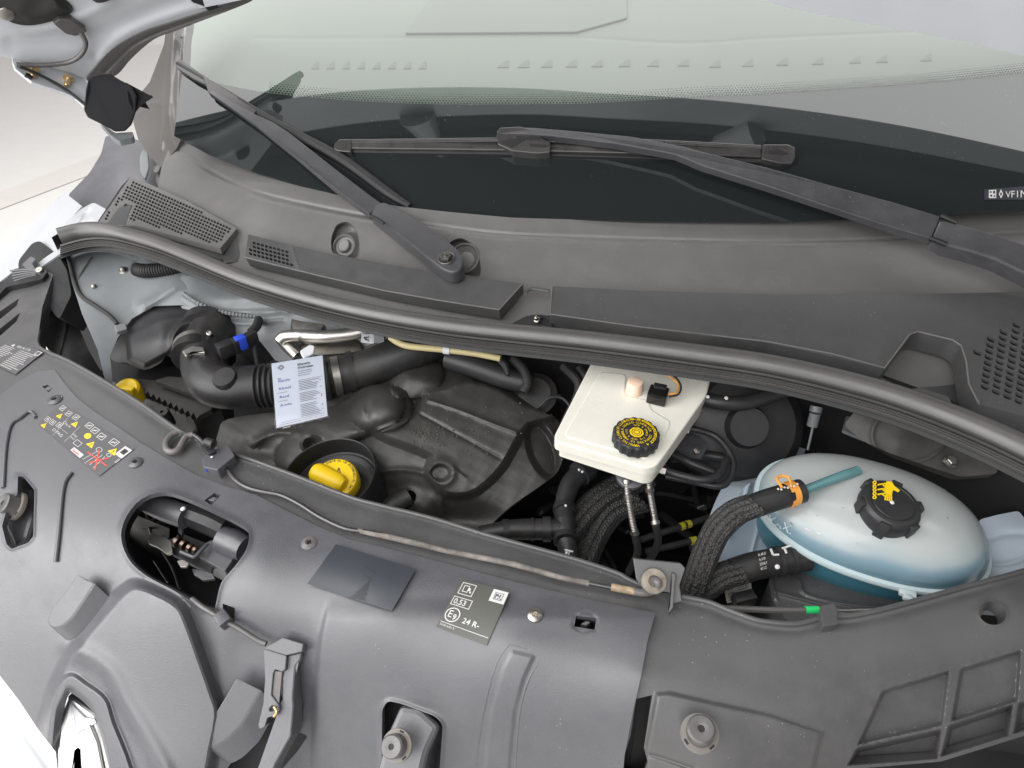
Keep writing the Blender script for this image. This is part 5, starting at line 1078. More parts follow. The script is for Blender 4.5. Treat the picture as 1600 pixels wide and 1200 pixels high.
# battery cover under the tank, label, cable
bt = thing('battery_cover', 'dusty black battery cover below the coolant tank', 'battery cover', tuple(P(1300, 930, .85)))
mb = MB(); mb.sheet(rnd([(1200, 905), (1235, 885), (1330, 905), (1500, 900), (1560, 930), (1420, 985), (1240, 985), (1208, 940)], 8), [], flat(.868), [ridge([(1212, 925), (1262, 938), (1330, 955), (1380, 962)], 3, .004), ridge([(1250, 910), (1262, 930), (1330, 945), (1400, 950)], 3, .004), ridge([(1206, 905), (1212, 935)], 3, .004)], 4, .06); mb.build('cover', K['panel_dusty'], bt)
mb = MB(); D = Decal([(1130, 914), (1172, 900), (1176, 930), (1136, 943)], flat(.862), 0, 1.4); D.rect(mb, 0, 0, 1, 1); lb = mb.build('battery_label', mat('label_grey', (.42, .41, .39), .5), bt)
mb = MB(); D.text(mb, 'RH 0.8', .42, .9, .26, sx=.7); D.text(mb, 'IS-IB', .08, .4, .26, sx=.7)
for k in range(5): D.rect(mb, .1, .5+.09*k, .36, .54+.09*k); D.rect(mb, .5, .08+.1*k, .9, .12+.1*k)
mb.build('print', K['ink'], lb)
dbox(MB(), (1148, 934), (1180, 926), .875, 9, .01).build('latch', K['black'], bt)
mb = MB(); mb.tube([(1130, 950, .925), (1200, 953, .925), (1262, 954, .925)], 4.8, 12); cb = mb.build('release_cable', K['rubber']); tag(cb, 'bonnet release cable with a bright green sleeve at the front edge of the bay', 'cable')
mb = MB(); mb.tube([P(1258, 953, .925), P(1279, 953, .925)], M(6, 1260, 953, .925), 16); mb.build('green_sleeve', K['green'], cb)
mb = MB(); mb.tube([(1278, 953, .925), (1320, 954, .925), (1372, 952, .93)], 1.8, 8); mb.build('inner_wire', K['steel'], cb)
# coupling rod with spring top and strut top at the right
mb = MB(); mb.tube([(1262, 703, .90), (1270, 668, .93)], 2, 8); mb.tube([(1269, 665, .935), (1274, 645, .955)], [8.5, 8.5], 14); mb.tube([(1274, 644, .956), (1276, 635, .963)], [9.5, 9.5], 14); tag(mb.build('speedometer_sensor', K['inner']), 'thin metal rod with a grey sleeve standing behind the coolant tank', 'rod')
sr = thing('right_strut_top', 'dull grey strut top plate under the rubber seal at the right', 'strut top', tuple(P(1420, 690, .95)))
Ssr = Surf([(1340, 650, .965), (1500, 680, .965), (1400, 720, .94), (1530, 760, .93), (1300, 680, .93)])
mb = MB(); mb.sheet(rnd([(1318, 665), (1345, 630), (1540, 680), (1560, 740), (1500, 745), (1440, 725), (1390, 708), (1350, 690)], 8), [], Ssr, [lip(ell(1420, 680, 58, 42), 4, .004), gauss(1405, 690, 12, 7, .003), gauss(1440, 676, 22, 8, -.006), nz(10, .0006)], 5, .02); mb.build('plate', mat('sooty_metal', (.07, .068, .065), .55, dust=.2, var=.2), sr)
mb = MB(); mb.lathe(P(1484, 722, .955), (0, -.35, 1), [(.011, 0), (.011, .002), (.0075, .003), (.0075, .008), (.006, .009), (0, .009)], 6); mb.build('bolt', K['steel'], sr)
mb = MB(); mb.sheet(rnd([(1316, 672), (1322, 650), (1350, 640), (1360, 690)], 3), [], flat(.93), [], 6, .005); mb.build('bulkhead', K['inner'], sr)
# ================================================================== front panels
ctl = [(-60, 640, .950), (40, 600, .955), (150, 660, .953), (330, 745, .95), (500, 810, .95), (700, 870, .95), (900, 925, .95), (1025, 962, .947),
       (0, 700, .948), (100, 770, .945), (200, 830, .943), (400, 905, .942), (600, 962, .940), (800, 1012, .938), (1000, 1055, .936),
       (0, 850, .905), (150, 950, .885), (400, 1010, .882), (600, 1062, .882), (800, 1112, .880), (980, 1150, .880),
       (0, 1050, .800), (100, 1180, .745), (250, 1210, .760), (400, 1200, .760), (600, 1230, .765), (800, 1260, .770), (980, 1270, .78),
       (60, 545, .957), (85, 415, .975), (0, 480, .95), (300, 690, .955), (600, 790, .955), (960, 900, .95),
       (1150, 960, .948), (1300, 975, .947), (1500, 925, .945), (1640, 880, .94), (1200, 1050, .938), (1400, 1040, .938), (1600, 1000, .935), (1100, 1120, .915), (1300, 1130, .912), (1550, 1110, .905),
       (1100, 1230, .855), (1350, 1220, .855), (1650, 1200, .85), (1900, 840, .925), (1900, 1000, .915), (1900, 1200, .83)]
S_F = Surf(ctl, 1e-5)
car = thing('front_carrier', 'long black plastic front carrier with the coarse pocketed corner at the right', 'front panel', tuple(P(1200, 1000, .85)))
cup = [(54, 400), (70, 400), (84, 408), (86, 420), (76, 450), (66, 480), (61, 515), (62, 541), (107, 562), (155, 589), (225, 632), (282, 672), (340, 699), (400, 719), (465, 743), (547, 775), (590, 787), (675, 808), (750, 831), (800, 845), (895, 871), (962, 893), (985, 905), (1030, 925), (1065, 930), (1107, 939), (1137, 951), (1175, 965), (1200, 970), (1237, 973), (1260, 970), (1290, 962), (1330, 960), (1375, 951), (1425, 938), (1500, 917), (1575, 897), (1620, 884), (1700, 862), (1900, 812)]
outl = cup+[(1900, 1290), (950, 1290), (960, 1090), (985, 985), (900, 950), (800, 926), (725, 906), (650, 886), (587, 870), (550, 862), (500, 842), (450, 818), (400, 790), (350, 775), (300, 756), (262, 734), (220, 709), (190, 688), (150, 662), (120, 640), (100, 618), (80, 600), (40, 612), (0, 636), (-60, 660), (-60, 470), (0, 440)]
b_gap = [(994, 1092), (1019, 1086), (1006, 1168), (1012, 1190), (1000, 1225), (962, 1225), (985, 1150)]
rnd_hole = ell(1551, 958, 22, 18, 28, .3)
slot1 = rnd([(-8, 492), (30, 466), (26, 478), (-8, 505)], 2); slot2 = rnd([(-8, 520), (32, 488), (26, 502), (-8, 532)], 2)
pk = [rnd([(1378, 1078), (1485, 1046), (1474, 1134), (1337, 1166)], 4), rnd([(1500, 1044), (1597, 1014), (1592, 1096), (1484, 1130)], 4)]
pk2 = [rnd([(1337, 1168), (1472, 1138), (1466, 1186), (1322, 1197)], 3), rnd([(1481, 1133), (1584, 1099), (1576, 1150), (1468, 1184)], 3), rnd([(1590, 1098), (1700, 1060), (1700, 1110), (1582, 1148)], 3)]
low_hole = rnd([(1318, 1203), (1470, 1190), (1580, 1156), (1700, 1118), (1700, 1285), (1290, 1285)], 4)
plate = [(1022, 1080), (1045, 1078), (1110, 1093), (1200, 1112), (1290, 1142), (1260, 1260), (1010, 1260), (1004, 1175)]
mb = MB(); mb.sheet(outl, [b_gap, rnd_hole, slot1, slot2, low_hole], S_F,
    [lambda X, Y: -.0035*np.ones(X.shape), pad(plate, .006, 10), ridge([(1005, 1176), (1040, 1186), (1080, 1200)], 4, -.004), lip(rnd_hole, 4, .0012)]+[pad(p, -.012, 7) for p in pk]+[pad(p, -.030, 9) for p in pk2]+
    [ridge([(x, y+10) for x, y in cup[7:24]], 7, -.002, 2), ridge([(x, y+12) for x, y in cup[24:]], 7, -.002, 2)],
    6.5, .022, .02, fine=[(1310, 990, 1700, 1210, 3.2), (980, 1060, 1310, 1210, 4)]); mb.build('carrier_panel', K['panel_dusty'], car)
for q_ in (cup[6:24], cup[24:]):
    mb = MB(); p_ = [S_F.v(x, y+2, -.003) for x, y in cr(q_, 3)]; mb.tube(p_, [.0032]*len(p_), 10, 2); mb.build('rim_bead', K['panel_dusty'], car)
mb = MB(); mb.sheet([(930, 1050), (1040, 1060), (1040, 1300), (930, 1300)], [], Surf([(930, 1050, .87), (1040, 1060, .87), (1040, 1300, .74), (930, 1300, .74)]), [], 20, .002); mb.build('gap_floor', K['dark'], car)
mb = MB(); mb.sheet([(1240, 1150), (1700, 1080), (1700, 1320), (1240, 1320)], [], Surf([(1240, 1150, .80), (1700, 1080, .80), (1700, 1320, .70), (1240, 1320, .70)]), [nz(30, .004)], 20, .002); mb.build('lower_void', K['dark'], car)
# ribs and wedge seen left: lamp edge with fins and its screw
lm = thing('headlamp_corner', 'finned black headlamp corner with a bright screw at the far left', 'headlamp edge', tuple(P(30, 430, .95)))
SL = Surf([(0, 440, .965), (30, 430, .975), (75, 420, .98), (10, 480, .955), (60, 445, .97)])
mb = MB(); mb.sheet(rnd([(-60, 470), (10, 436), (22, 420), (60, 416), (74, 424), (66, 436), (40, 442), (10, 448), (-10, 470), (-60, 510)], 3), [], SL, [], 4, .02); mb.build('lamp_edge', K['black'], lm)
for k in range(5):
    mb = MB(); mb.tube([(16+k*1.5, 423+k*4.0, .982), (40, 421+k*3.0, .985), (56, 421+k*2.2, .985)], 1.3, 6); mb.build('fin', K['panel'], lm)
mb = MB(); mb.prism(rnd([(34, 413), (48, 400), (56, 404), (50, 412), (56, 420), (40, 420)], 2), SL, .01, .012, .001); mb.build('clip', K['panel'], lm)
mb = MB(); mb.lathe(P(61, 422, .99), (0, -.4, 1), [(.0075, -.004), (.0075, 0), (.006, .0022), (.002, .0028), (0, .002)], 20); mb.build('screw', K['steel'], lm)
mb = MB(); mb.prism([(-6, 493), (4, 496), (4, 501), (-6, 502)], flat(.93), 0, .01); mb.build('reflector', K['orange'], lm)
# dark air guide in the corner
mb = MB(); Sg = Surf([(90, 430, .95), (110, 560, .91), (70, 520, .90), (130, 500, .90), (165, 585, .87)])
mb.sheet(rnd([(92, 425), (112, 455), (118, 500), (140, 550), (170, 600), (120, 575), (74, 545), (62, 520), (70, 470)], 6), [], Sg, [ridge([(96, 440), (104, 500), (92, 555)], 3, .010), nz(12, .003)], 5, .01); tag(mb.build('air_guide', K['rubber2']), 'dark ribbed air guide in the shadow behind the headlamp corner', 'air guide')

# ---- grille cover (the big panel)
gr = thing('grille_cover', 'large smooth grey plastic cover over the radiator grille with warning stickers', 'front panel', tuple(P(400, 1000, .85)))
a_up = [(25, 598), (60, 580), (85, 578), (100, 598), (120, 622), (150, 645), (190, 671), (220, 692), (262, 717), (300, 739), (350, 759), (400, 773), (450, 799), (500, 824), (550, 844), (587, 852), (650, 868), (725, 888), (800, 908), (900, 932), (1024, 958)]
a_out = a_up+[(1012, 1000), (1002, 1055), (990, 1108), (976, 1180), (966, 1290), (95, 1290), (92, 1215), (88, 1176), (60, 1140), (30, 1095), (0, 1056), (-60, 990), (-60, 660), (0, 618)]
latch = cr([(189, 838), (198, 806), (222, 779), (256, 769), (292, 779), (340, 801), (380, 822), (389, 836), (384, 860), (366, 886), (346, 910), (338, 940), (333, 952), (310, 945), (270, 922), (226, 898), (200, 872)], 3, True)
emb = rnd([(87, 1172), (88, 1130), (97, 1092), (107, 1080), (126, 1092), (147, 1114), (158, 1150), (172, 1205), (190, 1285), (98, 1285)], [2, 8, 12, 6, 6, 6, 0, 0, 0, 0])
stopR = rnd([(596, 1240), (597, 1108), (606, 1095), (625, 1099), (680, 1119), (692, 1132), (684, 1240)], [0, 8, 6, 6, 8, 8, 0])
stopL = rnd([(28, 744), (36, 744), (54, 766), (52, 838), (44, 848), (18, 858), (10, 850), (3, 822), (12, 790), (27, 772)], 3)
handle_h = rnd([(414, 1122), (430, 1116), (455, 1138), (481, 1150), (464, 1175), (430, 1215), (400, 1285), (340, 1285), (352, 1205), (390, 1152)], 4)
sq1 = [(66, 604), (74, 601), (82, 606), (76, 613)]; sq2 = [(319, 782), (335, 770), (345, 774), (330, 789)]; sq3 = [(900, 962), (932, 966), (929, 984), (897, 979)]; sq4 = rnd([(348, 943), (367, 950), (366, 972), (348, 962)], 2)
bulge = cr([(72, 1110), (92, 1048), (120, 1006), (160, 958), (192, 922), (215, 912), (250, 924), (282, 944), (298, 975), (318, 1030), (336, 1082), (345, 1120), (330, 1200), (320, 1310), (50, 1310), (60, 1180)], 3, True)
arch = cr([(72, 1300), (72, 1150), (84, 1085), (108, 1054), (135, 1068), (165, 1092), (178, 1130), (205, 1200), (225, 1290)], 4)
b1 = [(56, 652), (47, 643), (32, 653), (17, 665), (9, 700), (5, 762)]
b2 = [(112, 738), (102, 752), (97, 775), (92, 830), (87, 878)]
b3 = [(738, 1300), (745, 1190), (757, 1105), (775, 1040), (792, 1012), (803, 1009), (838, 1020), (843, 1030), (826, 1062), (813, 1110), (806, 1190), (800, 1300)]
inn3 = [(752, 1300), (758, 1190), (768, 1110), (786, 1045), (800, 1018), (834, 1026), (818, 1060), (804, 1110), (796, 1190), (792, 1300)]
step = [(508, 962), (502, 990), (497, 1030), (492, 1090), (488, 1150), (480, 1300)]
def right_of_step(X, Y):
    sx = np.interp(Y, [940, 962, 990, 1030, 1090, 1150, 1300], [512, 508, 502, 497, 492, 488, 480]); f = sst((Y-930)/40)
    return .006*sst(.5+(X-sx)/9)*f
def recess_mid(X, Y):          # soft recess around the pad left of the step
    return -.004*sst((Y-950)/60)*sst((500-X)/20)*sst((X-340)/40)
mb = MB(); mb.sheet(a_out, [latch, emb, stopR, stopL, handle_h, sq1, sq2, sq3, sq4], S_F,
    [padc(bulge, .026, 22), padc(arch, .009, 10), ridge([(110, 1012), (150, 1030), (178, 1056), (200, 1100), (255, 1195), (290, 1290)], 14, .006), padc(rnd([(84, 1300), (84, 1170), (90, 1110), (108, 1072), (140, 1100), (160, 1150), (190, 1300)], 8), -.010, 10), padc(inn3, .002, 8),
     lip(latch, 4.5, .003), lip(stopR, 4, .0035), lip(stopL, 3.5, .003), lip(sq3, 3, -.001), lip(ell(914, 972, 18, 15), 3, -.0008), right_of_step, recess_mid, nz(90, .0006, 1), nz(37, .00025, 2)], 4.2, .006, .008); mb.build('cover_panel', K['panel'], gr)
SB = Surf([(x, y, z-.035) for x, y, z in ctl], 1e-5)
mb = MB(); mb.sheet([(-60, 700), (20, 700), (120, 790), (180, 790), (230, 740), (1010, 960), (970, 1320), (270, 1320), (235, 1050), (90, 1030), (-20, 960), (-60, 930)], [latch], SB, [lambda X, Y: -.01*np.ones(X.shape)], 14, .02); mb.build('backing', K['bay'], gr)
for bd, r_ in ((b1, 3.4), (b2, 3.6), (b3, 3.0)):
    mb = MB(); q_ = [S_F.v(x, y, .0035 if bd is b3 else .002) for x, y in cr(bd, 3)]; mb.tube(q_, [M(r_, 400, 900, .93)]*len(q_), 10, 2); mb.build('raised_bead', K['panel'], gr)
# squares' inner clips
for q in (sq1, sq2, sq3):
    cx = sum(p[0] for p in q)/4; cy = sum(p[1] for p in q)/4; mb = MB(); mb.prism([(cx-7, cy+2), (cx+1, cy-3), (cx+8, cy-1), (cx+2, cy+4)], S_F, .000, .01, .001); mb.build('clip', K['panel'], gr)
# screws
for k, (x, y) in enumerate(((86, 625), (212, 723), (483, 849), (836, 961))):
    n = S_F.n(x, y); c = S_F.v(x, y, .0004+(.006 if x > 600 else 0)); mb = MB(); r = M(12.5 if k > 1 else 11, x, y, .95); mb.lathe(c, n, [(r, 0), (r*.98, .0012), (r*.8, .0026), (r*.42, .0034), (r*.36, .0022), (0, .0020)], 28); s_ = mb.build('screw', K['steel'] if k == 3 else K['rod'] if k == 2 else K['panel'], gr)
    mb = MB(); u = n.cross(Vector((0, 1, 0))).normalized(); v = n.cross(u); t = .6+k
    for a in (0, math.pi/2): mb.box(c+n*.0030, (u*math.cos(a+t)+v*math.sin(a+t))*r*.30, (v*math.cos(a+t)-u*math.sin(a+t))*r*.08, n*.0007)
    mb.build('cross_recess', K['rust'] if k == 3 else K['dark'], s_)
mb = MB(); mb.lathe(S_F.v(95, 621, .002), (0, 0, 1), [(.0022, 0), (.0018, .001), (0, .0012)], 8); mb.build('paint_dot', K['print'], gr)
# wedge-shaped bump pads
for poly in ([(121, 896), (148, 911), (128, 942), (112, 966), (96, 980), (82, 982), (74, 974), (75, 962), (84, 946), (104, 921)], [(369, 1059), (408, 1078), (392, 1106), (378, 1132), (352, 1158), (334, 1168), (320, 1165), (316, 1154), (322, 1136), (346, 1098)]):
    mb = MB(); mb.prism(rnd(poly, [2, 2, 8, 8, 8, 6, 6, 6, 6, 8]), S_F, .022, .034, .002, (.50, -.20, -.8)); mb.build('bump_pad', K['panel'], gr)
# emblem
em = thing('chrome_emblem', 'chrome diamond shaped badge seen through the arched opening at the lower left', 'badge', tuple(P(130, 1160, .73)))
SE = Surf([(90, 1160, .775), (108, 1080, .80), (150, 1120, .79), (180, 1260, .73), (95, 1280, .72)])
mb = MB(); mb.prism(rnd([(88, 1180), (93, 1120), (109, 1082), (128, 1098), (150, 1115), (160, 1150), (175, 1205), (196, 1300), (138, 1300), (125, 1215), (121, 1172), (116, 1210), (112, 1300), (88, 1300)], 2), SE, 0, .02, .004); mb.build('outer_band', K['chrome'], em)
mb = MB(); mb.prism([(112, 1100), (132, 1120), (148, 1122), (151, 1130), (128, 1142), (120, 1148), (116, 1130)], SE, .002, .003, .001); mb.build('bevel', K['white'], em)
mb = MB(); mb.prism([(122, 1150), (140, 1132), (152, 1160), (178, 1300), (145, 1300), (132, 1215)], SE, .004, .004, .0015); mb.build('inner_band', K['chrome'], em)
mb = MB(); mb.sheet([(-60, 1000), (230, 1050), (260, 1320), (-60, 1320)], [], Surf([(-60, 1000, .70), (230, 1050, .72), (260, 1320, .62), (-60, 1320, .60)]), [ridge([(-60, 1050), (60, 1200), (120, 1320)], 12, .006)], 14, .002); tag(mb.build('bumper_skin', K['white']), 'white bumper skin behind the chrome badge', 'bumper')

# ---- rubber buffers
WORN = mat('worn_beige_rubber', (.20, .185, .165), .55, bump=.3, bscale=300, var=.2)
def buffer(x, y, r, h, ax, z, arm, lab):
    t = thing('rubber_buffer', lab, 'buffer', tuple(P(x, y, z)), 'bonnet rubber buffers'); ax = Vector(ax).normalized(); c = P(x, y, z); R = M(r, x, y, z)
    mb = MB(); mb.lathe(c, ax, [(R*.22, -.006), (R*.24, -.0005), (R*.32, 0), (R*.86, 0), (R, -.0015), (R*1.0, -h), (R*1.05, -h-.001)], 36); mb.build('post', K['rod'] if False else K['rubber'], t)
    mb = MB(); mb.lathe(c-ax*h, ax, [(R*.9, .001), (R*1.36, .001), (R*1.40, -.001), (R*1.36, -.005), (0, -.006)], 36); fl = mb.build('flange', WORN, t)
    u = ax.cross(Vector((0, 1, .3))).normalized(); v = ax.cross(u)
    for a in (.5, 2.2, 4.3):
        mb = MB(); d = u*math.cos(a)+v*math.sin(a); e = ax.cross(d); mb.box(c-ax*(h-.0008)+d*R*1.2, d*R*.07, e*R*.2, ax*.0008); mb.build('slot', K['dark'], fl)
    mb = MB(); mb.lathe(c-ax*.0015, ax, [(R*.22, 0), (R*.22, .0003), (0, .0003)], 12); mb.build('bore', K['dark'], t)
    if arm:
        mb = MB(); mb.prism(arm[0], arm[1], 0, .07, .006); mb.build('pedestal', K['panel'], t)
    return t
S1 = Plane(P(640, 1150, .855), (-.12, -.55, .82))
buffer(611, 1167, 18.5, .016, (-.25, -.45, .85), .888, (rnd([(625, 1103), (656, 1108), (686, 1136), (668, 1175), (640, 1290), (575, 1290), (590, 1200), (604, 1150)], 8), S1), 'dusty rubber buffer in the square opening at the bottom centre')
buffer(1096, 1138, 22, .020, (-.12, -.20, .95), .948, None, 'dusty rubber buffer sitting on the raised plate at the lower right')
S2 = Plane(P(25, 800, .90), (-.3, -.45, .84))
buffer(3, 785, 16, .018, (-.5, -.35, .8), .935, (rnd([(22, 762), (48, 764), (50, 808), (40, 842), (22, 856), (6, 822), (-8, 800), (-6, 775)], 5), S2), 'rubber buffer cut by the left edge of the view')

# ---- bonnet latch in its opening
la = thing('bonnet_latch', 'worn steel bonnet latch inside the large rounded opening', 'latch', tuple(P(290, 860, .85)))
Sl = Surf([(190, 780, .80), (400, 800, .80), (350, 960, .78), (200, 900, .78)])
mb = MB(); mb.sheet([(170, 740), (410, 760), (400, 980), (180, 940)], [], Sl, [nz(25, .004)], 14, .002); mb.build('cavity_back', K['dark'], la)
mb = MB(); mb.tube([(228, 782, .905), (260, 796, .905), (292, 808, .905)], [17, 19, 19], 18); mb.build('upper_boss', K['panel'], la)
mb = MB(); mb.tube([(296, 802, .90), (330, 815, .895), (352, 826, .89)], [20, 22, 20], 10); mb.build('boss_step', K['black'], la)
mb = MB(); mb.tube([(346, 842, .90), (368, 850, .90), (384, 858, .90)], [20, 22, 20], 18); mb.build('lower_boss', K['panel'], la)
for a, b in (((225, 826), (250, 800)), ((226, 826), (262, 812)), ((255, 838), (282, 822)), ((228, 800), (236, 834))):
    mb = MB(); mb.tube([P(*a, .85), P(*b, .86)], .0022, 6); mb.build('web', K['panel'], la)
def plate(pl, z, dr, m, nm, r=2): 
    q = MB(); q.prism(rnd(pl, r), flat(z), 0, dr, .0008); return q.build(nm, m, la)
plate([(264, 814), (270, 811), (284, 818), (286, 828), (282, 842), (296, 852), (288, 856), (270, 846), (262, 843), (276, 838), (278, 822)], .885, .006, K['panel'], 'safety_hook')
plate([(231, 842), (240, 833), (252, 838), (258, 838), (268, 846), (270, 862), (262, 866), (246, 854), (232, 848)], .895, .004, K['steel'], 'striker_plate')
plate([(252, 838), (262, 840), (272, 850), (334, 880), (330, 896), (300, 882), (270, 866), (262, 858)], .885, .005, K['black'], 'latch_arm')
for k, (x, y, z) in enumerate(((276, 846, .905), (286, 850, .903), (296, 855, .901), (304, 858, .899))):
    q = MB(); q.tube([P(x, y, z), P(x+4, y+3, z)], M(9-.8*k, x, y, z), 14); q.build('spring_coil', mat('oily_steel%d' % k if False else 'oily_steel', (.20, .15, .12), .3, 1) if k == 0 else bpy.data.materials['oily_steel'], la)
q = MB(); q.tube([(282, 862, .905), (296, 868, .903), (304, 870, .902), (312, 862, .902), (324, 850, .90)], 3, 8); q.build('lever', K['panel'], la)
plate([(324, 846), (334, 843), (352, 850), (370, 862), (364, 874), (352, 892), (336, 884), (310, 870)], .892, .03, K['panel'], 'catch_housing', 3)
plate([(276, 876), (286, 874), (296, 880), (292, 886), (282, 886)], .90, .003, K['steel'], 'tongue')
plate([(300, 888), (312, 890), (332, 896), (336, 904), (318, 906), (302, 896)], .888, .004, K['panel'], 'foot_plate')
q = MB(); q.tube([(254, 862, .82), (270, 890, .82), (280, 920, .82)], 1.5, 6); q.tube([(240, 876, .82), (262, 910, .82)], 1.2, 6); q.build('rod', K['panel'], la)
q = MB(); q.lathe(S_F.v(286, 795, -.012), (0, 0, 1), [(.0035, 0), (.0025, .0015), (0, .0018)], 10); q.build('paint_dot', K['print'], la)
q = MB(); q.tube([S_F.v(300, 936, .002), S_F.v(314, 947, .008), S_F.v(332, 958, .010), S_F.v(352, 970, .010), S_F.v(375, 983, .010), S_F.v(402, 1000, .010), S_F.v(416, 1006, .010)], [.0034]*7, 12, 6); lc = q.build('latch_cable', K['rubber']); tag(lc, 'short black cable from the latch opening to the grey latch handle', 'cable')
q = MB(); A = S_F.v(350, 968, .009); q.box(A, Vector((.006, -.006, -.001)), Vector((.005, .006, 0)), Vector((0, -.003, .010)), .0015); q.build('cable_clip', K['panel'], lc)
# latch handle arm
lh2 = thing('latch_handle_arm', 'grey plastic latch handle arm with a slot and a small brass pin', 'handle', tuple(P(430, 1080, .82)))
SH = Surf([(414, 1000, .895), (470, 1010, .895), (420, 1100, .860), (440, 1130, .845), (370, 1300, .78), (460, 1100, .862)])
q = MB(); q.prism(rnd([(413, 1012), (442, 996), (474, 1006), (472, 1018), (447, 1024), (414, 1014)], 2), SH, .010, .02, .001); q.build('head_top', K['panel'], lh2)
q = MB(); q.prism(rnd([(412, 1013), (448, 1024), (446, 1046), (440, 1050), (430, 1046), (427, 1052), (424, 1086), (436, 1102), (437, 1110), (432, 1118), (418, 1122), (414, 1136), (406, 1140), (403, 1134), (411, 1100), (414, 1060)], 2), SH, .006, .02, .001); q.build('front_plate', K['panel'], lh2)
q = MB(); q.prism(rnd([(447, 1024), (472, 1018), (470, 1030), (462, 1040), (458, 1090), (459, 1105), (455, 1150), (430, 1195), (400, 1290), (370, 1290), (404, 1210), (436, 1160), (440, 1110), (440, 1060)], 3), SH, 0, .03, .002); q.build('lever', K['panel'], lh2)
q = MB(); q.prism([(429, 1048), (441, 1050), (436, 1100), (424, 1086)], SH, .003, .002, .0005); q.build('slot_web', K['rod'], lh2)
q = MB(); q.lathe(SH.v(424, 1108, .010), SH.n(424, 1108), [(.0030, -.003), (.0030, .0008), (.0014, .0008), (0, -.001)], 12); q.build('eyelet', K['dark'], lh2)
q = MB(); q.tube([SH.v(428, 1104, .012), SH.v(432, 1112, .013), SH.v(428, 1120, .012)], .0015, 8); q.build('pin', K['gold'], lh2)

# ---- prop rod
pr = thing('prop_rod', 'long thin bonnet prop rod lying along the front edge, dirty towards its hinge', 'prop rod', tuple(P(700, 860, .95)))
def RZ(x, y): return (x, y, float(S_F.at(float(x), float(y), .008)[2]))
path = [(277, 675), (268, 680), (260, 690), (260, 701), (268, 706), (279, 702), (286, 690), (292, 682), (302, 679), (314, 688), (330, 706), (348, 726), (366, 748), (385, 761), (410, 768), (440, 774), (470, 789), (500, 808), (540, 826), (580, 832), (625, 843), (700, 861), (800, 881), (872, 901), (920, 911), (955, 918)]
q = MB(); q.tube([RZ(*p) for p in path[:9]], 5, 12, 4); q.build('hook', K['rod'], pr)
q = MB(); q.tube([RZ(*p) for p in path[8:]], 3.8, 12, 4); q.build('rod', K['rodb'], pr)
q = MB(); q.tube([RZ(*p) for p in [(560, 829), (625, 843), (700, 861), (800, 881), (872, 901), (920, 911)]], [4.0, 4.6, 4.3, 4.7, 4.3, 4.7], 12, 8); q.build('dirt_crust', mat('dirt_crust', (.19, .17, .155), .8, bump=1, bscale=500, var=.5, vscale=60), pr)
q = MB(); q.tube([RZ(955, 917), RZ(975, 921), RZ(992, 924)], 6, 12); q.build('rust_sleeve', K['rust'], pr)
q = MB(); q.tube([RZ(990, 924), RZ(1005, 926), RZ(1018, 924), (1027, 917, .972), (1028, 910, .982), (1022, 906, .978)], 6.2, 14, 6); q.build('hinge_bend', K['rod'], pr)
hb = thing('prop_rod_bracket', 'upright black hinge bracket holding the end of the prop rod', 'bracket', tuple(P(1030, 910, .94)))
SBk = Surf([(989, 872, .990), (1070, 885, .988), (1000, 922, .966), (1062, 942, .960), (1030, 905, .977)])
q = MB(); q.prism(rnd([(989, 872), (1000, 874), (1064, 880), (1071, 888), (1062, 915), (1066, 940), (1050, 944), (1046, 926), (1006, 922), (994, 905)], 2), SBk, -.004, .012, .001); q.build('plate', K['panel_dusty'], hb)
q = MB(); q.prism(rnd([(1050, 895), (1056, 897), (1052, 950), (1044, 960)], 1), SBk, .002, .008, .001); q.build('gusset', K['panel_dusty'], hb)
q = MB(); q.lathe(P(1022, 908, .980), (0, -.45, .9), [(M(19, 1022, 908, .96), -.004), (M(19, 1022, 908, .96), 0), (M(9, 1022, 908, .96), .001), (M(8, 1022, 908, .96), -.003), (0, -.003)], 24); q.build('worn_washer', mat('worn_plastic', (.24, .21, .17), .7, bump=.6, bscale=400, var=.4, vscale=80), hb)
# rod clip
rc_ = thing('rod_clip', 'square grey clip block holding the prop rod near its hook', 'clip', tuple(P(332, 722, .95)))
SC2 = flat(.966)
q = MB(); q.prism(rnd([(315, 717), (330, 704), (356, 694), (367, 712), (340, 734), (318, 730)], 2), SC2, 0, .02, .001); q.build('block', K['panel'], rc_)
q = MB(); q.prism(rnd([(312, 696), (322, 692), (338, 704), (326, 710)], 3), SC2, .008, .006, .001); q.build('jaw', K['black'], rc_)
q = MB(); q.tube([P(322, 690, .978), P(334, 694, .978)], .0065, 12); q.build('jaw_roll', K['black'], rc_)
q = MB(); D = Decal([(316, 731), (330, 735), (330, 744), (317, 740)], flat(.960), .003, 1); 
q.tube([P(322, 733, .962), P(324, 737, .958)], .002, 6); q.build('blue_mark', K['bluei'], rc_)
q = MB(); q.lathe(P(331, 714, .969), (0, 0, 1), [(.002, 0), (.0014, .001), (0, .0012)], 8); q.build('paint_dot', K['print'], rc_)
# cable clips at the front edge
q = MB(); q.prism(rnd([(1283, 946), (1303, 942), (1308, 950), (1310, 975), (1286, 978), (1282, 962)], 2), flat(.952), .004, .014, .001); tag(q.build('cable_clip', K['panel_dusty']), 'black clip clamping the green sleeved cable to the carrier', 'clip')

# ---- stickers (flat print)
def sticker(nm, lab, corners, asp, m, h=.0009):
    D = Decal(corners, S_F, h, asp); q = MB(); n = 8
    rows = [[tuple(p) for p in D.m([(i/n, j/n) for i in range(n+1)], 0)] for j in range(n+1)]
    q.grid(rows[::-1]); o = q.build(nm, m); tag(o, lab, 'sticker'); return o, D
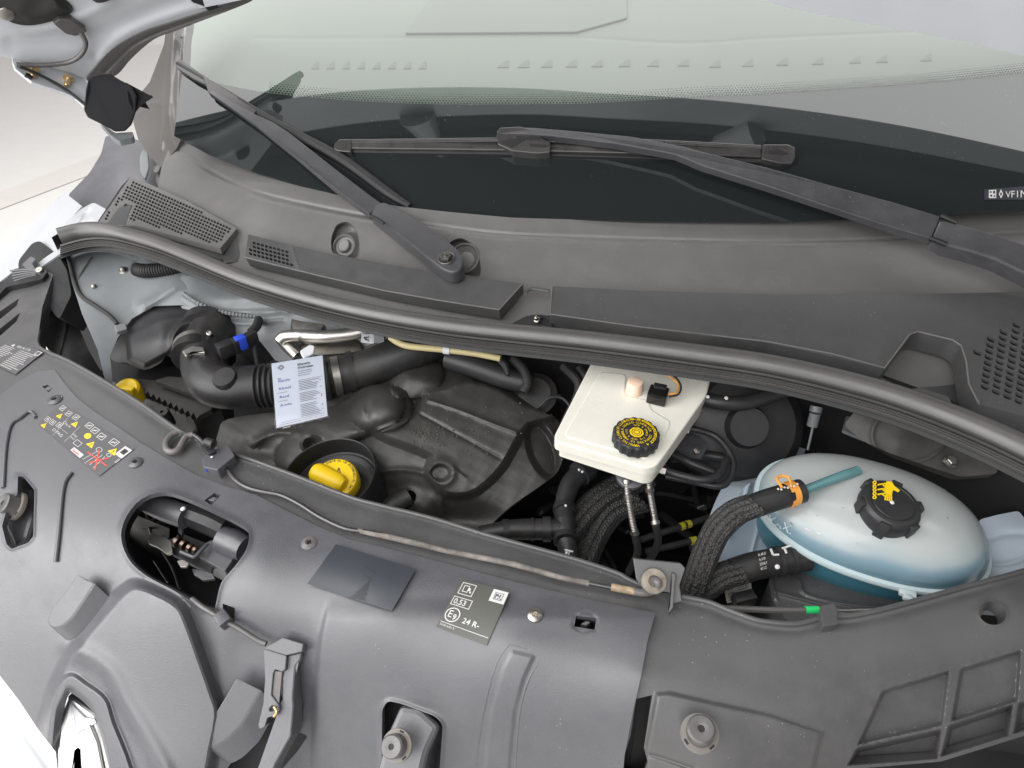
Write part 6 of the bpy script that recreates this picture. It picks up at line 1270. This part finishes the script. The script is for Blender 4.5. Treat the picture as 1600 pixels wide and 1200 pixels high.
# emission sticker
o, D = sticker('lamp_code_sticker', 'grey sticker reading 0,53 and E9 24 R beside the square clip hole', [(722, 905), (797, 924), (760, 1009), (681, 979)], .90, K['stick'], .0075)
w = MB()
D.frame(w, .055, .05, .36, .30, .016); D.frame(w, .12, .10, .24, .24, .016); D.rect(w, .24, .14, .28, .20); D.rect(w, .28, .2, .31, .24)
D.frame(w, .03, .36, .43, .535, .014); D.text(w, '0,53', .07, .50, .15, sx=.92, bold=True)
D.ring(w, (.185, .71), .135, .018, 32); D.text(w, 'E', .09, .765, .19, sx=.95, bold=True); D.text(w, '9', .205, .79, .15, sx=.9, bold=True)
D.text(w, '24 R-', .42, .79, .135, sx=1., bold=True); D.rect(w, .03, .875, .97, .885); D.text(w, '10160 6301 R', .04, .945, .055, sx=.9)
D.rect(w, .70, .03, .985, .27); w.build('print', K['print'], o)
w = MB(); rr = random.Random(4)
D.frame(w, .76, .08, .92, .22, .008, dh=.0006)
for i in range(5):
    for j in range(4):
        if rr.random() < .5: D.rect(w, .78+.026*i, .105+.026*j, .80+.026*i, .125+.026*j, .0006)
w.build('dark_print', K['ink'], o)
# dark blank sticker
o, D = sticker('dark_sticker', 'blank dark slate sticker on the cover between screw and lamp code sticker', [(525, 850), (650, 889), (612, 955), (480, 912)], 1.6, K['stick2'], .0065)
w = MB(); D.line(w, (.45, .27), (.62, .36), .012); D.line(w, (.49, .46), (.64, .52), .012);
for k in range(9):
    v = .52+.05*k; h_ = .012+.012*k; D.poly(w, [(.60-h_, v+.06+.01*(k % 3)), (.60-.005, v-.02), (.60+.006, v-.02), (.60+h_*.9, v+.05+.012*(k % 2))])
w.build('scratch', mat('smudge', (.022, .024, .028), .5), o)  # darker lines and a jagged tree shape on the sticker
# warning strip
o, D = sticker('warning_sticker', 'long warning sticker with yellow triangles and a red crossed hand', [(96, 630), (210, 701), (155, 744), (59, 662)], 2.3, K['stick3'], .0012)
w = MB(); y = MB(); r = MB(); k_ = MB()
for (u, v) in ((.04, .03), (.17, .07), (.28, .04), (.48, .03), (.57, .06), (.67, .10), (.80, .05)):
    D.frame(w, u, v, u+.07, v+.17, .006); D.line(w, (u+.015, v+.13), (u+.055, v+.04), .02); D.rect(w, u+.02, v+.08, u+.05, v+.10)
for (u, v) in ((.02, .60), (.11, .58), (.21, .52)):
    D.frame(w, u, v, u+.07, v+.17, .006); D.rect(w, u+.02, v+.05, u+.05, v+.08); D.rect(w, u+.02, v+.10, u+.05, v+.12)
for (u, v) in ((.10, .28), (.34, .22), (.05, .82), (.66, .42), (.86, .24)):
    y_ = MB(); D.poly(y_, [(u, v+.16), (u+.08, v+.16), (u+.04, v-.02)]); y_.build('warning_triangle', K['yellow'], o); D.rect(k_, u+.036, v+.05, u+.044, v+.11, .0007); D.rect(k_, u+.036, v+.125, u+.044, v+.145, .0007)
D.poly(y, [(.60+.035*math.cos(a), .38+.09*math.sin(a)) for a in [2*math.pi*i/16 for i in range(16)]])
D.text(w, 'R134', .30, .50, .10, sx=.8); D.text(w, 'PAG', .29, .86, .13, sx=1); D.text(w, '550g', .46, .60, .08); D.text(w, 'MAX', .47, .70, .07); D.frame(w, .55, .62, .63, .78, .006)
D.ring(w, (.27, .45), .05, .012, 12); D.ring(w, (.25, .82), .05, .012, 12)
for (a, b) in (((.25, .3), (.30, .98)), ((.45, .3), (.47, .9)), ((.25, .66), (.42, .66))): D.line(w, a, b, .008)
D.poly(w, [(.60, .84), (.74, .84), (.74, .97), (.60, .97)]); D.text(r, 'Suntm', .61, .95, .10, dh=.0007, sx=.85, bold=True)
for k in range(4): D.line(w, (.80+.03*k, .55), (.77+.045*k, .95), .010)
D.ring(w, (.80, .50), .07, .012, 14); D.ring(w, (.90, .46), .05, .012, 14)
D.line(r, (.74, .72), (.97, .70), .03, .0007); D.line(r, (.80, .50), (.93, .95), .03, .0007); D.line(r, (.92, .52), (.84, .92), .03, .0007)
D.rect(w, .93, .06, 1.0, .36); D.rect(k_, .945, .12, .985, .26, .0007); D.frame(w, .985, .40, 1.0, .52, .004); D.text(w, '8201 0', .80, .985, .035)
for mm, k in ((w, 'print'), (y, 'yellow'), (r, 'red'), (k_, 'ink')): mm.build({'print': 'white_print', 'yellow': 'yellow_print', 'red': 'red_print', 'ink': 'dark_print'}[k], K[k], o)
# text label at the far left
o, D = sticker('instruction_sticker', 'pale printed instruction sticker at the far left of the front panel', [(14, 533), (68, 550), (24, 585), (-28, 560)], 1.5, K['stick3'], .0005)
w = MB(); rr = random.Random(8)
for k in range(11): D.rect(w, .03, .22+.07*k, .03+rr.uniform(.3, .44), .235+.07*k); D.rect(w, .52, .22+.07*k, .52+rr.uniform(.3, .44), .235+.07*k)
D.text(w, '8201 46 1178', .36, .14, .12, sx=.8); D.frame(w, .88, .03, .99, .20, .012); D.poly(w, [(.2, .16), (.28, .16), (.24, .04)]); w.build('print', K['print'], o)

for ob in list(bpy.data.objects):
    if '_w' in ob: del ob['_w']
